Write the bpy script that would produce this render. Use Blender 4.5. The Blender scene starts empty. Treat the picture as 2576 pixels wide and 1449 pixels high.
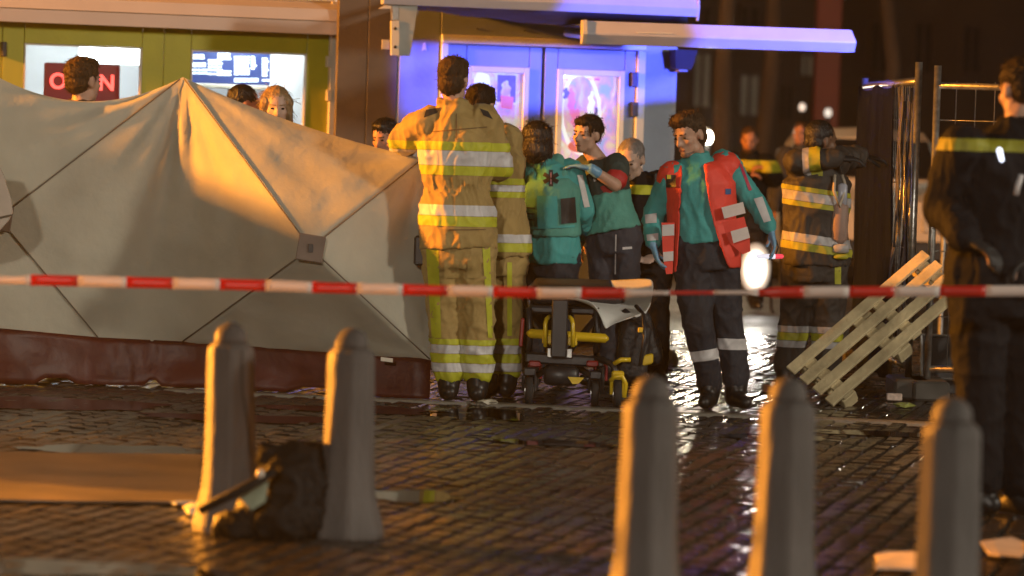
import bpy, bmesh, math, random
import numpy as np
from mathutils import Vector, Matrix, noise, Euler
from mathutils.bvhtree import BVHTree

random.seed(7)
R = math.radians
scene = bpy.context.scene
COL = scene.collection

# ------------------------------------------------------------------ camera, sky, exposure, lamps
FPX = 10560.0                      # focal length in pixels of a 2576 px wide frame
CAM_H = 1.55
PITCH = math.atan(394.5 / FPX)     # looking slightly down
ROLL = R(1.8)
cam_data = bpy.data.cameras.new('camera')
cam = bpy.data.objects.new('camera', cam_data)
COL.objects.link(cam)
cam.location = (0, 0, CAM_H)
CAM_R = Matrix.Rotation(math.pi / 2 - PITCH, 3, 'X') @ Matrix.Rotation(ROLL, 3, 'Z')
cam.rotation_euler = CAM_R.to_euler()
cam_data.sensor_width = 36.0
cam_data.lens = 36.0 * FPX / 2576.0
cam_data.clip_end = 600
cam_data.dof.use_dof = True
cam_data.dof.focus_distance = 24.2
cam_data.dof.aperture_fstop = 2.5
scene.camera = cam

world = bpy.data.worlds.new('World')
scene.world = world
world.use_nodes = True
wnt = world.node_tree
bg = wnt.nodes['Background']
sky = wnt.nodes.new('ShaderNodeTexSky')
sky.sky_type = 'NISHITA'
sky.sun_disc = False
sky.sun_elevation = R(1.0)
sky.sun_rotation = R(200)
mixn = wnt.nodes.new('ShaderNodeMix'); mixn.data_type = 'RGBA'; mixn.blend_type = 'MIX'
mixn.inputs[0].default_value = 0.995
wnt.links.new(sky.outputs[0], mixn.inputs[6])
mixn.inputs[7].default_value = (0.26, 0.19, 0.125, 1)      # town glow on low cloud
wnt.links.new(mixn.outputs[2], bg.inputs[0])
bg.inputs[1].default_value = 0.06

scene.view_settings.view_transform = 'Standard'
scene.view_settings.look = 'None'
scene.view_settings.exposure = 0.0
scene.view_settings.gamma = 1.0
scene.view_settings.use_curve_mapping = False
scene.render.engine = 'CYCLES'
scene.cycles.use_denoising = True
scene.cycles.max_bounces = 6
scene.cycles.diffuse_bounces = 2
scene.cycles.glossy_bounces = 3
scene.cycles.transmission_bounces = 4
scene.cycles.sample_clamp_indirect = 4.0
scene.cycles.sample_clamp_direct = 0.0
scene.cycles.volume_bounces = 0
scene.cycles.use_adaptive_sampling = True
scene.cycles.adaptive_threshold = 0.025

# light powers, used by the lamps built further down
SODIUM_POS, SODIUM_W = Vector((-14.0, 23.2, 5.0)), 33000.0
KEY_POS, KEY_W = Vector((19.5, 12.0, 8.0)), 7500.0
FILL_POS, FILL_W = Vector((-8.0, -36.0, 12.0)), 32000.0
BLUE_POS, BLUE_W = Vector((4.3, 25.6, 2.15)), 4500.0
RIM_POS, RIM_W = Vector((-7.5, 21.0, 1.7)), 34000.0

CAM_C = Vector((0, 0, CAM_H))


def ray(px, py):
    return CAM_R @ Vector(((px - 1288.0) / FPX, -(py - 724.5) / FPX, -1.0))


def W(px, py, Y):
    """world point at depth Y that stands at that place in the photograph"""
    d = ray(px, py)
    return CAM_C + d * (Y / d.y)


def G(px, py, z=0.0):
    d = ray(px, py)
    return CAM_C + d * ((z - CAM_H) / d.z)


# ------------------------------------------------------------------ materials
MATS = {}


def M(name, base, rough=0.6, metal=0.0, var=0.18, vscale=6.0, bump=0.0, bscale=40.0, emit=None, estr=0.0,
      spec=0.5, coat=0.0, trans=0.0, sheen=0.0, var2=None, stretch=(1, 1, 1), translucent=0.0):
    if name in MATS:
        return MATS[name]
    m = bpy.data.materials.new(name)
    m.use_nodes = True
    nt = m.node_tree
    b = nt.nodes['Principled BSDF']
    L = nt.links.new
    tc = nt.nodes.new('ShaderNodeTexCoord')
    mp = nt.nodes.new('ShaderNodeMapping')
    mp.inputs['Scale'].default_value = stretch
    L(tc.outputs['Object'], mp.inputs[0])
    n1 = nt.nodes.new('ShaderNodeTexNoise')
    n1.inputs['Scale'].default_value = vscale
    n1.inputs['Detail'].default_value = 5
    L(mp.outputs[0], n1.inputs['Vector'])
    ramp = nt.nodes.new('ShaderNodeValToRGB')
    ramp.color_ramp.elements[0].position = 0.3
    ramp.color_ramp.elements[1].position = 0.7
    c = Vector(base)
    lo = c * (1 - var)
    hi = c * (1 + var) if var2 is None else Vector(var2)
    ramp.color_ramp.elements[0].color = (*lo, 1)
    ramp.color_ramp.elements[1].color = (*[min(x, 0.95) for x in hi], 1)
    L(n1.outputs['Fac'], ramp.inputs[0])
    L(ramp.outputs[0], b.inputs['Base Color'])
    b.inputs['Roughness'].default_value = rough
    b.inputs['Metallic'].default_value = metal
    b.inputs['Specular IOR Level'].default_value = spec
    b.inputs['Coat Weight'].default_value = coat
    b.inputs['Coat Roughness'].default_value = 0.12
    b.inputs['Transmission Weight'].default_value = trans
    b.inputs['Sheen Weight'].default_value = sheen
    if bump > 0:
        n2 = nt.nodes.new('ShaderNodeTexNoise')
        n2.inputs['Scale'].default_value = bscale
        n2.inputs['Detail'].default_value = 4
        L(mp.outputs[0], n2.inputs['Vector'])
        bn = nt.nodes.new('ShaderNodeBump')
        bn.inputs['Strength'].default_value = bump
        bn.inputs['Distance'].default_value = 0.02
        L(n2.outputs['Fac'], bn.inputs['Height'])
        L(bn.outputs[0], b.inputs['Normal'])
    if emit is not None:
        b.inputs['Emission Color'].default_value = (*emit, 1)
        b.inputs['Emission Strength'].default_value = estr
    if translucent > 0:
        out = nt.nodes['Material Output']
        tr = nt.nodes.new('ShaderNodeBsdfTranslucent')
        L(ramp.outputs[0], tr.inputs[0])
        ms = nt.nodes.new('ShaderNodeMixShader')
        ms.inputs[0].default_value = translucent
        L(b.outputs[0], ms.inputs[1]); L(tr.outputs[0], ms.inputs[2])
        L(ms.outputs[0], out.inputs[0])
    MATS[name] = m
    return m


def glass_mat(name, tint=(0.9, 0.95, 0.95)):
    if name in MATS:
        return MATS[name]
    m = bpy.data.materials.new(name); m.use_nodes = True
    nt = m.node_tree
    out = nt.nodes['Material Output']
    nt.nodes.remove(nt.nodes['Principled BSDF'])
    t = nt.nodes.new('ShaderNodeBsdfTransparent'); t.inputs[0].default_value = (*tint, 1)
    g = nt.nodes.new('ShaderNodeBsdfGlossy'); g.inputs['Roughness'].default_value = 0.04
    fr = nt.nodes.new('ShaderNodeFresnel'); fr.inputs[0].default_value = 1.45
    ms = nt.nodes.new('ShaderNodeMixShader')
    nt.links.new(fr.outputs[0], ms.inputs[0]); nt.links.new(t.outputs[0], ms.inputs[1]); nt.links.new(g.outputs[0], ms.inputs[2])
    nt.links.new(ms.outputs[0], out.inputs[0])
    MATS[name] = m
    return m


# ------------------------------------------------------------------ object helpers
def tag(o, label=None, cat=None, group=None, kind=None):
    if label: o['label'] = label
    if cat: o['category'] = cat
    if group: o['group'] = group
    if kind: o['kind'] = kind
    return o


def thing(name, label, cat, loc, group=None, rz=0.0):
    e = bpy.data.objects.new(name, None)
    e.empty_display_size = 0.2
    COL.objects.link(e)
    e.location = loc
    e.rotation_euler = (0, 0, rz)
    return tag(e, label, cat, group)


def mesh_obj(name, verts, faces, mat, parent=None, smooth=False, origin=None):
    """verts in world coordinates; stored relative to the parent's (or origin's) place"""
    o0 = Vector(parent_origin(parent)) if parent is not None else (Vector(origin) if origin is not None else Vector((0, 0, 0)))
    me = bpy.data.meshes.new(name)
    me.from_pydata([tuple(Vector(v) - o0) for v in verts], [], [tuple(f) for f in faces])
    me.update()
    return link_mesh(name, me, mat, parent, smooth, None if parent is not None else o0)


def parent_origin(p):
    v = Vector((0, 0, 0))
    while p is not None:
        v = v + Vector(p.location)
        p = p.parent
    return v


def link_mesh(name, me, mat, parent=None, smooth=False, loc=None):
    if mat is not None and len(me.materials) == 0:
        me.materials.append(mat)
    if smooth:
        me.polygons.foreach_set('use_smooth', [True] * len(me.polygons))
    o = bpy.data.objects.new(name, me)
    COL.objects.link(o)
    if parent is not None:
        o.parent = parent
    if loc is not None:
        o.location = loc
    return o


class MB:
    """collects closed shapes in world coordinates, builds one mesh"""
    def __init__(s):
        s.v = []; s.f = []

    def add(s, verts, faces):
        k = len(s.v)
        s.v += [Vector(v) for v in verts]
        s.f += [tuple(i + k for i in f) for f in faces]
        return s

    def box(s, c, x, y, z):
        """centre and three half-axis vectors"""
        c = Vector(c); x = Vector(x); y = Vector(y); z = Vector(z)
        vs = [c + x * i + y * j + z * k for i in (-1, 1) for j in (-1, 1) for k in (-1, 1)]
        return s.add(vs, [(0, 1, 3, 2), (4, 6, 7, 5), (0, 4, 5, 1), (2, 3, 7, 6), (0, 2, 6, 4), (1, 5, 7, 3)])

    def abox(s, lo, hi):
        lo = Vector(lo); hi = Vector(hi)
        h = (hi - lo) / 2
        return s.box((lo + hi) / 2, (h.x, 0, 0), (0, h.y, 0), (0, 0, h.z))

    def bbox(s, c, x, y, z, b=0.01):
        """box with chamfered edges: inflated by loft along z"""
        c = Vector(c); x = Vector(x); y = Vector(y); z = Vector(z)
        lx, ly, lz = x.length, y.length, z.length
        ux, uy, uz = x / lx, y / ly, z / lz
        rings = []
        for (t, k) in ((-lz, b), (-lz + b, 0), (lz - b, 0), (lz, b)):
            ring = []
            ex, ey = lx - k, ly - k
            q = min(b, ex * .6, ey * .6)
            for (a, bb) in ((ex, ey - q), (ex - q, ey), (-ex + q, ey), (-ex, ey - q), (-ex, -ey + q), (-ex + q, -ey), (ex - q, -ey), (ex, -ey + q)):
                ring.append(c + ux * a + uy * bb + uz * t)
            rings.append(ring)
        return s.rings(rings)

    def rings(s, rings, cap=True, closed=True):
        n = len(rings[0]); vs = []; fs = []
        for r in rings: vs += r
        for i in range(len(rings) - 1):
            for j in range(n if closed else n - 1):
                a = i * n + j; b = i * n + (j + 1) % n
                fs.append((a, b, b + n, a + n))
        if cap:
            fs.append(tuple(reversed(range(n))))
            fs.append(tuple(range((len(rings) - 1) * n, len(rings) * n)))
        return s.add(vs, fs)

    def loft(s, items, n=18, power=1.0):
        """items: (centre, u half axis, v half axis)"""
        rs = []
        for c, u, v in items:
            ring = []
            for j in range(n):
                a = 2 * math.pi * j / n
                ca, sa = math.cos(a), math.sin(a)
                if power != 1.0:
                    ca = math.copysign(abs(ca) ** power, ca); sa = math.copysign(abs(sa) ** power, sa)
                ring.append(Vector(c) + Vector(u) * ca + Vector(v) * sa)
            rs.append(ring)
        return s.rings(rs)

    def limb(s, p0, r0, p1, r1, n=12, flat=1.0, fdir=None):
        p0 = Vector(p0); p1 = Vector(p1)
        a = p1 - p0
        L = a.length
        if L < 1e-6: a = Vector((0, 0, 1e-4)); L = 1e-4
        a = a / L
        if fdir is None:
            fdir = Vector((0, 0, 1)) if abs(a.z) < 0.9 else Vector((0, 1, 0))
        v = Vector(fdir) - a * Vector(fdir).dot(a)
        v.normalize()
        u = v.cross(a)
        it = []
        for k in (85, 60, 30, 0):
            it.append((p0 - a * r0 * math.sin(R(k)), u * r0 * math.cos(R(k)), v * r0 * flat * math.cos(R(k))))
        for k in (0, 30, 60, 85):
            it.append((p1 + a * r1 * math.sin(R(k)), u * r1 * math.cos(R(k)), v * r1 * flat * math.cos(R(k))))
        return s.loft(it, n)

    def tube(s, pts, r, n=8):
        pts = [Vector(p) for p in pts]
        rs = []
        v = None
        for i, p in enumerate(pts):
            a = (pts[min(i + 1, len(pts) - 1)] - pts[max(i - 1, 0)])
            a = a.normalized() if a.length > 1e-9 else Vector((0, 0, 1))
            if v is None:
                v = Vector((0, 0, 1)) if abs(a.z) < 0.9 else Vector((0, 1, 0))
            v = (v - a * v.dot(a)).normalized()
            u = v.cross(a)
            rr = r if not isinstance(r, (list, tuple)) else r[i]
            rs.append([p + u * rr * math.cos(2 * math.pi * j / n) + v * rr * math.sin(2 * math.pi * j / n) for j in range(n)])
        return s.rings(rs)

    def ball(s, c, x, y, z, n=16, m=10):
        c = Vector(c); x = Vector(x); y = Vector(y); z = Vector(z)
        it = []
        for i in range(m + 1):
            t = -math.pi / 2 + math.pi * (0.02 + 0.96 * i / m)
            it.append((c + z * math.sin(t), x * math.cos(t), y * math.cos(t)))
        return s.loft(it, n)

    def build(s, name, mat, parent=None, smooth=False, origin=None):
        return mesh_obj(name, s.v, s.f, mat, parent, smooth, origin)

    def blob(s, name, mat, parent, voxel=0.012, smooth=4, wr=0.0, wf=9.0, wstretch=(1, 1, 0.5), seed=0, decimate=None, fine=0.0):
        """fuse everything into one continuous surface"""
        o0 = parent_origin(parent)
        me = bpy.data.meshes.new('tmp')
        me.from_pydata([tuple(v - o0) for v in s.v], [], s.f)
        bm = bmesh.new(); bm.from_mesh(me)
        bmesh.ops.recalc_face_normals(bm, faces=bm.faces)
        bm.to_mesh(me); bm.free()
        ob = bpy.data.objects.new('tmp', me)
        COL.objects.link(ob)
        md = ob.modifiers.new('r', 'REMESH'); md.mode = 'VOXEL'; md.voxel_size = voxel
        if smooth:
            ms = ob.modifiers.new('s', 'SMOOTH'); ms.iterations = smooth; ms.factor = 0.5
        dg = bpy.context.evaluated_depsgraph_get()
        me2 = bpy.data.meshes.new_from_object(ob.evaluated_get(dg))
        bpy.data.objects.remove(ob); bpy.data.meshes.remove(me)
        if wr > 0:
            nv = len(me2.vertices)
            co = np.empty(nv * 3); me2.vertices.foreach_get('co', co); co = co.reshape(-1, 3)
            no = np.empty(nv * 3); me2.vertices.foreach_get('normal', no); no = no.reshape(-1, 3)
            off = Vector((seed * 3.7, seed * 1.3, seed * 5.1))
            d = np.empty(nv)
            nz = noise.noise
            for i in range(nv):
                p = Vector((co[i, 0] * wstretch[0], co[i, 1] * wstretch[1], co[i, 2] * wstretch[2]))
                a = nz(p * wf + off)
                b = nz(p * wf * 2.3 + off * 2)
                d[i] = max(0.0, 1 - 2.4 * abs(a)) ** 2 * 1.25 + max(0.0, 1 - 2.6 * abs(b)) ** 2 * 0.7 - 0.45 + (nz(p * wf * 6) * fine)
            co += no * (d * wr)[:, None]
            me2.vertices.foreach_set('co', co.ravel())
            me2.update()
        me2.materials.clear()
        return link_mesh(name, me2, mat, parent, True)


def surf_cut(src, name, mat, parent, planes=(), keep=None, off=0.004, thick=0.0, label=None, edge_smooth=0):
    """a copy of part of a surface, cut cleanly by planes (world point, normal: keep the side the normal points to), pushed out"""
    o0 = parent_origin(parent)
    bm = bmesh.new()
    bm.from_mesh(src.data)
    for (p, n) in planes:
        geom = bm.verts[:] + bm.edges[:] + bm.faces[:]
        bmesh.ops.bisect_plane(bm, geom=geom, dist=1e-5, plane_co=Vector(p) - o0, plane_no=Vector(n), clear_inner=True)
    if keep is not None:
        dead = [f for f in bm.faces if not keep(f.calc_center_median() + o0, f.normal)]
        bmesh.ops.delete(bm, geom=dead, context='FACES')
        for _ in range(edge_smooth):
            mv = {}
            for v in bm.verts:
                nb = [e.other_vert(v).co for e in v.link_edges if e.is_boundary]
                if len(nb) == 2: mv[v] = (nb[0] + nb[1]) / 2
            for v, c in mv.items(): v.co = v.co.lerp(c, .6)
    bm.normal_update()
    if off:
        nn = [v.normal.copy() for v in bm.verts]
        for v, n in zip(bm.verts, nn):
            v.co += n * off
    if thick > 0:
        bmesh.ops.solidify(bm, geom=bm.faces[:], thickness=thick)
    me = bpy.data.meshes.new(name)
    bm.to_mesh(me); bm.free()
    if len(me.polygons) == 0:
        return None
    me.materials.clear()
    o = link_mesh(name, me, mat, parent, True)
    if label: o['label'] = label
    return o


def decal(target, quad, name, mat, parent, n=(6, 6), off=0.005, thick=0.004, label=None):
    """a small flat patch laid on a surface: quad of four places (photo px), draped on the target"""
    o0 = parent_origin(parent)
    tg = target if isinstance(target, (list, tuple)) else [target]
    t0 = parent_origin(tg[0].parent) if tg[0].parent else Vector(tg[0].location)
    bvhs = []
    for t_ in tg:
        bm = bmesh.new(); bm.from_mesh(t_.data); bvhs.append(BVHTree.FromBMesh(bm)); bm.free()
    q = [Vector((*p, 0)) for p in quad]
    vs = []; ok = True
    last = None
    grid = {}
    for j in range(n[1] + 1):
        for i in range(n[0] + 1):
            a, b = i / n[0], j / n[1]
            p = (q[0] * (1 - a) + q[1] * a) * (1 - b) + (q[3] * (1 - a) + q[2] * a) * b
            d = ray(p.x, p.y).normalized()
            hits = [h for h in (b_.ray_cast(CAM_C - t0, d) for b_ in bvhs) if h[0] is not None]
            hit = min(hits, key=lambda h: h[3])[0] if hits else None
            if hit is not None:
                grid[(i, j)] = (hit + t0 - d * off, d)
    verts = []; idx = {}; faces = []
    for k, (p, d) in grid.items():
        idx[k] = len(verts); verts.append(p - o0)
    nb = len(verts)
    for k, (p, d) in grid.items():
        verts.append(p + d * thick - o0)
    for j in range(n[1]):
        for i in range(n[0]):
            ks = [(i, j), (i + 1, j), (i + 1, j + 1), (i, j + 1)]
            if all(k in idx for k in ks):
                pts = [grid[k][0] for k in ks]
                if max((pts[a] - pts[b]).length for a in range(4) for b in range(a)) > 0.25: continue
                faces.append([idx[k] for k in ks])
                faces.append([idx[k] + nb for k in reversed(ks)])
    if not faces: return None
    me = bpy.data.meshes.new(name)
    me.from_pydata([tuple(v) for v in verts], [], faces)
    me.update()
    o = link_mesh(name, me, mat, parent, True)
    if label: o['label'] = label
    return o


def shared_copy(o, parent, loc=None, rot=None, scale=None):
    c = o.copy()
    COL.objects.link(c)
    c.parent = parent
    if loc is not None: c.location = loc
    if rot is not None: c.rotation_euler = rot
    if scale is not None: c.scale = scale
    return c


class Face:
    """a vertical plane (a building front) with its own u, z measures; places on it can be looked up from the photograph"""
    def __init__(s, pxa, Ya, pxb, Yb):
        a = W(pxa, 200, Ya); b = W(pxb, 200, Yb)
        s.o = Vector((a.x, a.y, 0))
        s.u = Vector((b.x - a.x, b.y - a.y, 0)).normalized()
        s.n = Vector((s.u.y, -s.u.x, 0))
        if s.n.y > 0: s.n = -s.n

    def hit(s, px, py, dep=0.0):
        d = ray(px, py)
        o = s.o + s.n * dep
        t = (o - CAM_C).dot(s.n) / d.dot(s.n)
        p = CAM_C + d * t
        return (p - s.o).dot(s.u), p.z

    def P(s, u, z, d=0.0):
        return s.o + s.u * u + s.n * d + Vector((0, 0, z))

    def rect(s, x0, y0, x1, y1, dep=0.0):
        u0 = s.hit(x0, (y0 + y1) / 2, dep)[0]; u1 = s.hit(x1, (y0 + y1) / 2, dep)[0]
        z1 = s.hit((x0 + x1) / 2, y0, dep)[1]; z0 = s.hit((x0 + x1) / 2, y1, dep)[1]
        return u0, u1, z0, z1

    def box(s, mb, u0, u1, z0, z1, d0, d1, bev=0.0):
        c = s.P((u0 + u1) / 2, (z0 + z1) / 2, (d0 + d1) / 2)
        x = s.u * ((u1 - u0) / 2); y = s.n * ((d1 - d0) / 2); z = Vector((0, 0, (z1 - z0) / 2))
        if bev > 0: mb.bbox(c, x, y, z, bev)
        else: mb.box(c, x, y, z)
        return mb


def text_obj(name, body, size, mat, parent, loc, right, up, depth=0.004):
    cu = bpy.data.curves.new(name, 'FONT')
    cu.body = body; cu.size = size; cu.extrude = depth; cu.align_x = 'CENTER'; cu.align_y = 'CENTER'
    cu.offset = size * 0.02
    ob = bpy.data.objects.new('tmp', cu); COL.objects.link(ob)
    dg = bpy.context.evaluated_depsgraph_get()
    me = bpy.data.meshes.new_from_object(ob.evaluated_get(dg))
    bpy.data.objects.remove(ob)
    right = Vector(right).normalized(); up = Vector(up).normalized(); nn = right.cross(up)
    m = Matrix((right, up, nn)).transposed().to_4x4()
    me.transform(m)
    me.transform(Matrix.Translation(Vector(loc) - parent_origin(parent)))
    me.materials.clear()
    return link_mesh(name, me, mat, parent)

# ------------------------------------------------------------------ ground and paving
def ground_material():
    m = bpy.data.materials.new('wet_asphalt'); m.use_nodes = True
    nt = m.node_tree; b = nt.nodes['Principled BSDF']; L = nt.links.new
    tc = nt.nodes.new('ShaderNodeTexCoord')
    n1 = nt.nodes.new('ShaderNodeTexNoise'); n1.inputs['Scale'].default_value = 0.9; n1.inputs['Detail'].default_value = 6
    n2 = nt.nodes.new('ShaderNodeTexNoise'); n2.inputs['Scale'].default_value = 45; n2.inputs['Detail'].default_value = 3
    L(tc.outputs['Object'], n1.inputs['Vector']); L(tc.outputs['Object'], n2.inputs['Vector'])
    r1 = nt.nodes.new('ShaderNodeValToRGB')
    r1.color_ramp.elements[0].color = (0.040, 0.032, 0.024, 1); r1.color_ramp.elements[1].color = (0.085, 0.07, 0.052, 1)
    r1.color_ramp.elements[0].position = 0.35; r1.color_ramp.elements[1].position = 0.65
    L(n1.outputs['Fac'], r1.inputs[0]); L(r1.outputs[0], b.inputs['Base Color'])
    r2 = nt.nodes.new('ShaderNodeMapRange'); r2.inputs[1].default_value = 0.35; r2.inputs[2].default_value = 0.65
    r2.inputs[3].default_value = 0.42; r2.inputs[4].default_value = 0.65
    L(n1.outputs['Fac'], r2.inputs[0]); L(r2.outputs[0], b.inputs['Roughness'])
    bn = nt.nodes.new('ShaderNodeBump'); bn.inputs['Strength'].default_value = 0.7; bn.inputs['Distance'].default_value = 0.015
    L(n2.outputs['Fac'], bn.inputs['Height']); L(bn.outputs[0], b.inputs['Normal'])
    return m


def brick_material():
    m = bpy.data.materials.new('wet_brick'); m.use_nodes = True
    nt = m.node_tree; b = nt.nodes['Principled BSDF']; L = nt.links.new
    g = nt.nodes.new('ShaderNodeNewGeometry')
    n1 = nt.nodes.new('ShaderNodeTexNoise'); n1.inputs['Scale'].default_value = 9; n1.inputs['Detail'].default_value = 2
    n3 = nt.nodes.new('ShaderNodeTexNoise'); n3.inputs['Scale'].default_value = 0.7; n3.inputs['Detail'].default_value = 5
    n2 = nt.nodes.new('ShaderNodeTexNoise'); n2.inputs['Scale'].default_value = 70; n2.inputs['Detail'].default_value = 4
    for n in (n1, n2, n3): L(g.outputs['Position'], n.inputs['Vector'])
    r1 = nt.nodes.new('ShaderNodeValToRGB')
    e = r1.color_ramp.elements
    e[0].position = 0.3; e[0].color = (0.026, 0.022, 0.017, 1)
    e[1].position = 0.7; e[1].color = (0.056, 0.045, 0.033, 1)
    e2 = r1.color_ramp.elements.new(0.5); e2.color = (0.038, 0.032, 0.025, 1)
    L(n1.outputs['Fac'], r1.inputs[0])
    mx = nt.nodes.new('ShaderNodeMix'); mx.data_type = 'RGBA'; mx.blend_type = 'MULTIPLY'; mx.inputs[0].default_value = 0.7
    r4 = nt.nodes.new('ShaderNodeValToRGB'); r4.color_ramp.elements[0].color = (0.5, 0.5, 0.5, 1); r4.color_ramp.elements[0].position = 0.35; r4.color_ramp.elements[1].position = 0.65
    L(n3.outputs['Fac'], r4.inputs[0])
    L(r1.outputs[0], mx.inputs[6]); L(r4.outputs[0], mx.inputs[7]); L(mx.outputs[2], b.inputs['Base Color'])
    r2 = nt.nodes.new('ShaderNodeMapRange'); r2.inputs[1].default_value = 0.35; r2.inputs[2].default_value = 0.66
    r2.inputs[3].default_value = 0.13; r2.inputs[4].default_value = 0.36
    L(n3.outputs['Fac'], r2.inputs[0]); L(r2.outputs[0], b.inputs['Roughness'])
    bn = nt.nodes.new('ShaderNodeBump'); bn.inputs['Strength'].default_value = 0.35; bn.inputs['Distance'].default_value = 0.004
    L(n2.outputs['Fac'], bn.inputs['Height']); L(bn.outputs[0], b.inputs['Normal'])
    return m


M_GROUND = ground_material()
M_BRICK = brick_material()
gm = MB()
gm.add([(-150, -20, 0), (150, -20, 0), (150, 400, 0), (-150, 400, 0)], [(0, 1, 2, 3)])
g_ob = gm.build('ground', M_GROUND)
g_ob.location.z = -0.016
tag(g_ob, kind='structure')

pave = bpy.data.objects.new('pavement', None); COL.objects.link(pave); tag(pave, kind='structure')
BR_A = R(11.0)
RV = Vector((math.sin(BR_A), math.cos(BR_A), 0))
SV = Vector((math.cos(BR_A), -math.sin(BR_A), 0))
T_KERB = G(1360, 1022).dot(RV)
T_GAP = G(1680, 1058).dot(RV)
BL, BWD, JT = 0.205, 0.1, 0.009


def brick_shape(L, Wd, seed):
    rnd = random.Random(seed)
    a, b = L / 2 - JT / 2, Wd / 2 - JT / 2
    c = 0.012
    crown = 0.002
    vs = []
    for (x, y) in ((-b, -a), (b, -a), (b, a), (-b, a)):
        vs.append((x, y, -0.03))
    for (x, y) in ((-b, -a), (b, -a), (b, a), (-b, a)):
        vs.append((x, y, -0.008 + rnd.uniform(-.001, .001)))
    for (x, y) in ((-b + c, -a + c), (b - c, -a + c), (b - c, a - c), (-b + c, a - c)):
        vs.append((x + rnd.uniform(-.002, .002), y + rnd.uniform(-.003, .003), rnd.uniform(-.001, .001)))
    vs.append((0, 0, crown))
    fs = []
    for i in range(4):
        j = (i + 1) % 4
        fs += [(i, j, j + 4, i + 4), (i + 4, j + 4, j + 8, i + 8), (i + 8, j + 8, 12)]
    return vs, fs


brick_meshes = []
for k in range(6):
    vs, fs = brick_shape(BL, BWD, k)
    me = bpy.data.meshes.new('brick'); me.from_pydata(vs, [], fs); me.update(); me.materials.append(M_BRICK)
    brick_meshes.append((me, np.array(vs), fs))

cells = []
rb = random.Random(3)
nrow = int(16 / BWD)
for i in range(-nrow // 2, nrow // 2):
    s0 = i * BWD
    sh = 0.5 * BL if i % 2 else 0.0
    t = 11.0 + sh
    while t < 33.0:
        tc_ = t + BL / 2
        p = RV * tc_ + SV * s0
        t += BL
        if abs(tc_ - T_KERB) < 0.075 + BL * 0.5: continue
        if abs(tc_ - T_GAP) < 0.03 + BL * 0.5 and False: continue
        half = (0.122 * p.y) + 1.3
        if abs(p.x) > half: continue
        if p.y < 11.5: continue
        cells.append(p)
inview = []
for i, p in enumerate(cells):
    v = CAM_R.transposed() @ (p - CAM_C)
    u, w = -v.x / v.z * FPX, -v.y / v.z * FPX
    if abs(u) < 1300 and abs(w) < 735:
        inview.append((v.length, i))
inview.sort()
near_set = set(i for _, i in inview[:300])
bx_v = []; bx_f = []; off = 0
for i, p in enumerate(cells):
    me, va, fa = brick_meshes[rb.randrange(6)]
    tilt = (rb.gauss(0, 0.026), rb.gauss(0, 0.030))
    dz = rb.gauss(0, 0.0016)
    rot = Euler((tilt[0], tilt[1], -BR_A + rb.gauss(0, 0.012)))
    if i in near_set:
        o = bpy.data.objects.new('brick', me); COL.objects.link(o); o.parent = pave
        o.location = (p.x, p.y, dz); o.rotation_euler = rot
    else:
        mtx = np.array(rot.to_matrix())
        vv = va @ mtx.T + np.array((p.x, p.y, dz))
        bx_v.append(vv); bx_f.append((np.array([list(f) + [-1] * (4 - len(f)) for f in fa]), off)); off += len(va)
allv = np.concatenate(bx_v)
allf = []
for fa, o_ in bx_f:
    for f in fa:
        allf.append(tuple(int(x) + o_ for x in f if x >= 0))
me = bpy.data.meshes.new('brick_field'); me.from_pydata(allv.tolist(), [], allf); me.update(); me.materials.append(M_BRICK)
bf = bpy.data.objects.new('brick_field', me); COL.objects.link(bf); bf.parent = pave; tag(bf, kind='stuff')

# flush kerb stones
M_KERB = M('kerb_concrete', (0.2, 0.185, 0.15), rough=0.32, var=0.25, vscale=14, bump=0.3, bscale=120)
for i in range(-7, 8):
    mb = MB()
    c = RV * T_KERB + SV * (i * 0.9 + 0.2)
    mb.bbox((c.x, c.y, -0.02), SV * 0.442, RV * 0.066, Vector((0, 0, 0.0265)), 0.006)
    mb.build('kerb_stone', M_KERB, pave)

# puddles: still water in the low spots
M_WATER = M('puddle_water', (0.010, 0.008, 0.006), rough=0.035, var=0.05, spec=0.6, bump=0.02, bscale=9)


def puddle(px, py, lx, ly, seed):
    c = G(px, py, 0.0045)
    n = 46; vs = [Vector((c.x, c.y, 0.0045))]
    for k in range(n):
        a = 2 * math.pi * k / n
        q = Vector((math.cos(a), math.sin(a), 0))
        rr = 1 + 0.42 * noise.noise(q * 1.6 + Vector((seed * 7.1, 0, 0))) + 0.22 * noise.noise(q * 4.5 + Vector((seed * 3.1, 5, 0)))
        vs.append(Vector((c.x + math.cos(a) * lx * rr, c.y + math.sin(a) * ly * rr, 0.0045)))
    fs = [(0, k + 1, (k + 1) % n + 1) for k in range(n)]
    o = mesh_obj('puddle', vs, fs, M_WATER, None, False, (c.x, c.y, 0.0045))
    tag(o, kind='structure')


for k, (px, py, lx, ly) in enumerate([(1215, 1042, 0.30, 0.42), (1400, 1114, 0.26, 0.22), (1030, 1246, 0.24, 0.28), (1900, 975, 0.16, 0.55),
                                       (300, 1131, 0.42, 0.25), (640, 1052, 0.6, 0.3), (150, 1430, 0.6, 0.22), (1960, 1100, 0.3, 0.25),
                                       (2200, 1090, 0.35, 0.2), (900, 1030, 0.5, 0.3), (120, 1015, 0.6, 0.5)]):
    puddle(px, py, lx, ly, k)

# ------------------------------------------------------------------ bollards
M_CONC = M('bollard_concrete', (0.115, 0.105, 0.098), rough=0.75, var=0.3, vscale=7, bump=0.4, bscale=60, stretch=(1, 1, 0.25))


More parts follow.
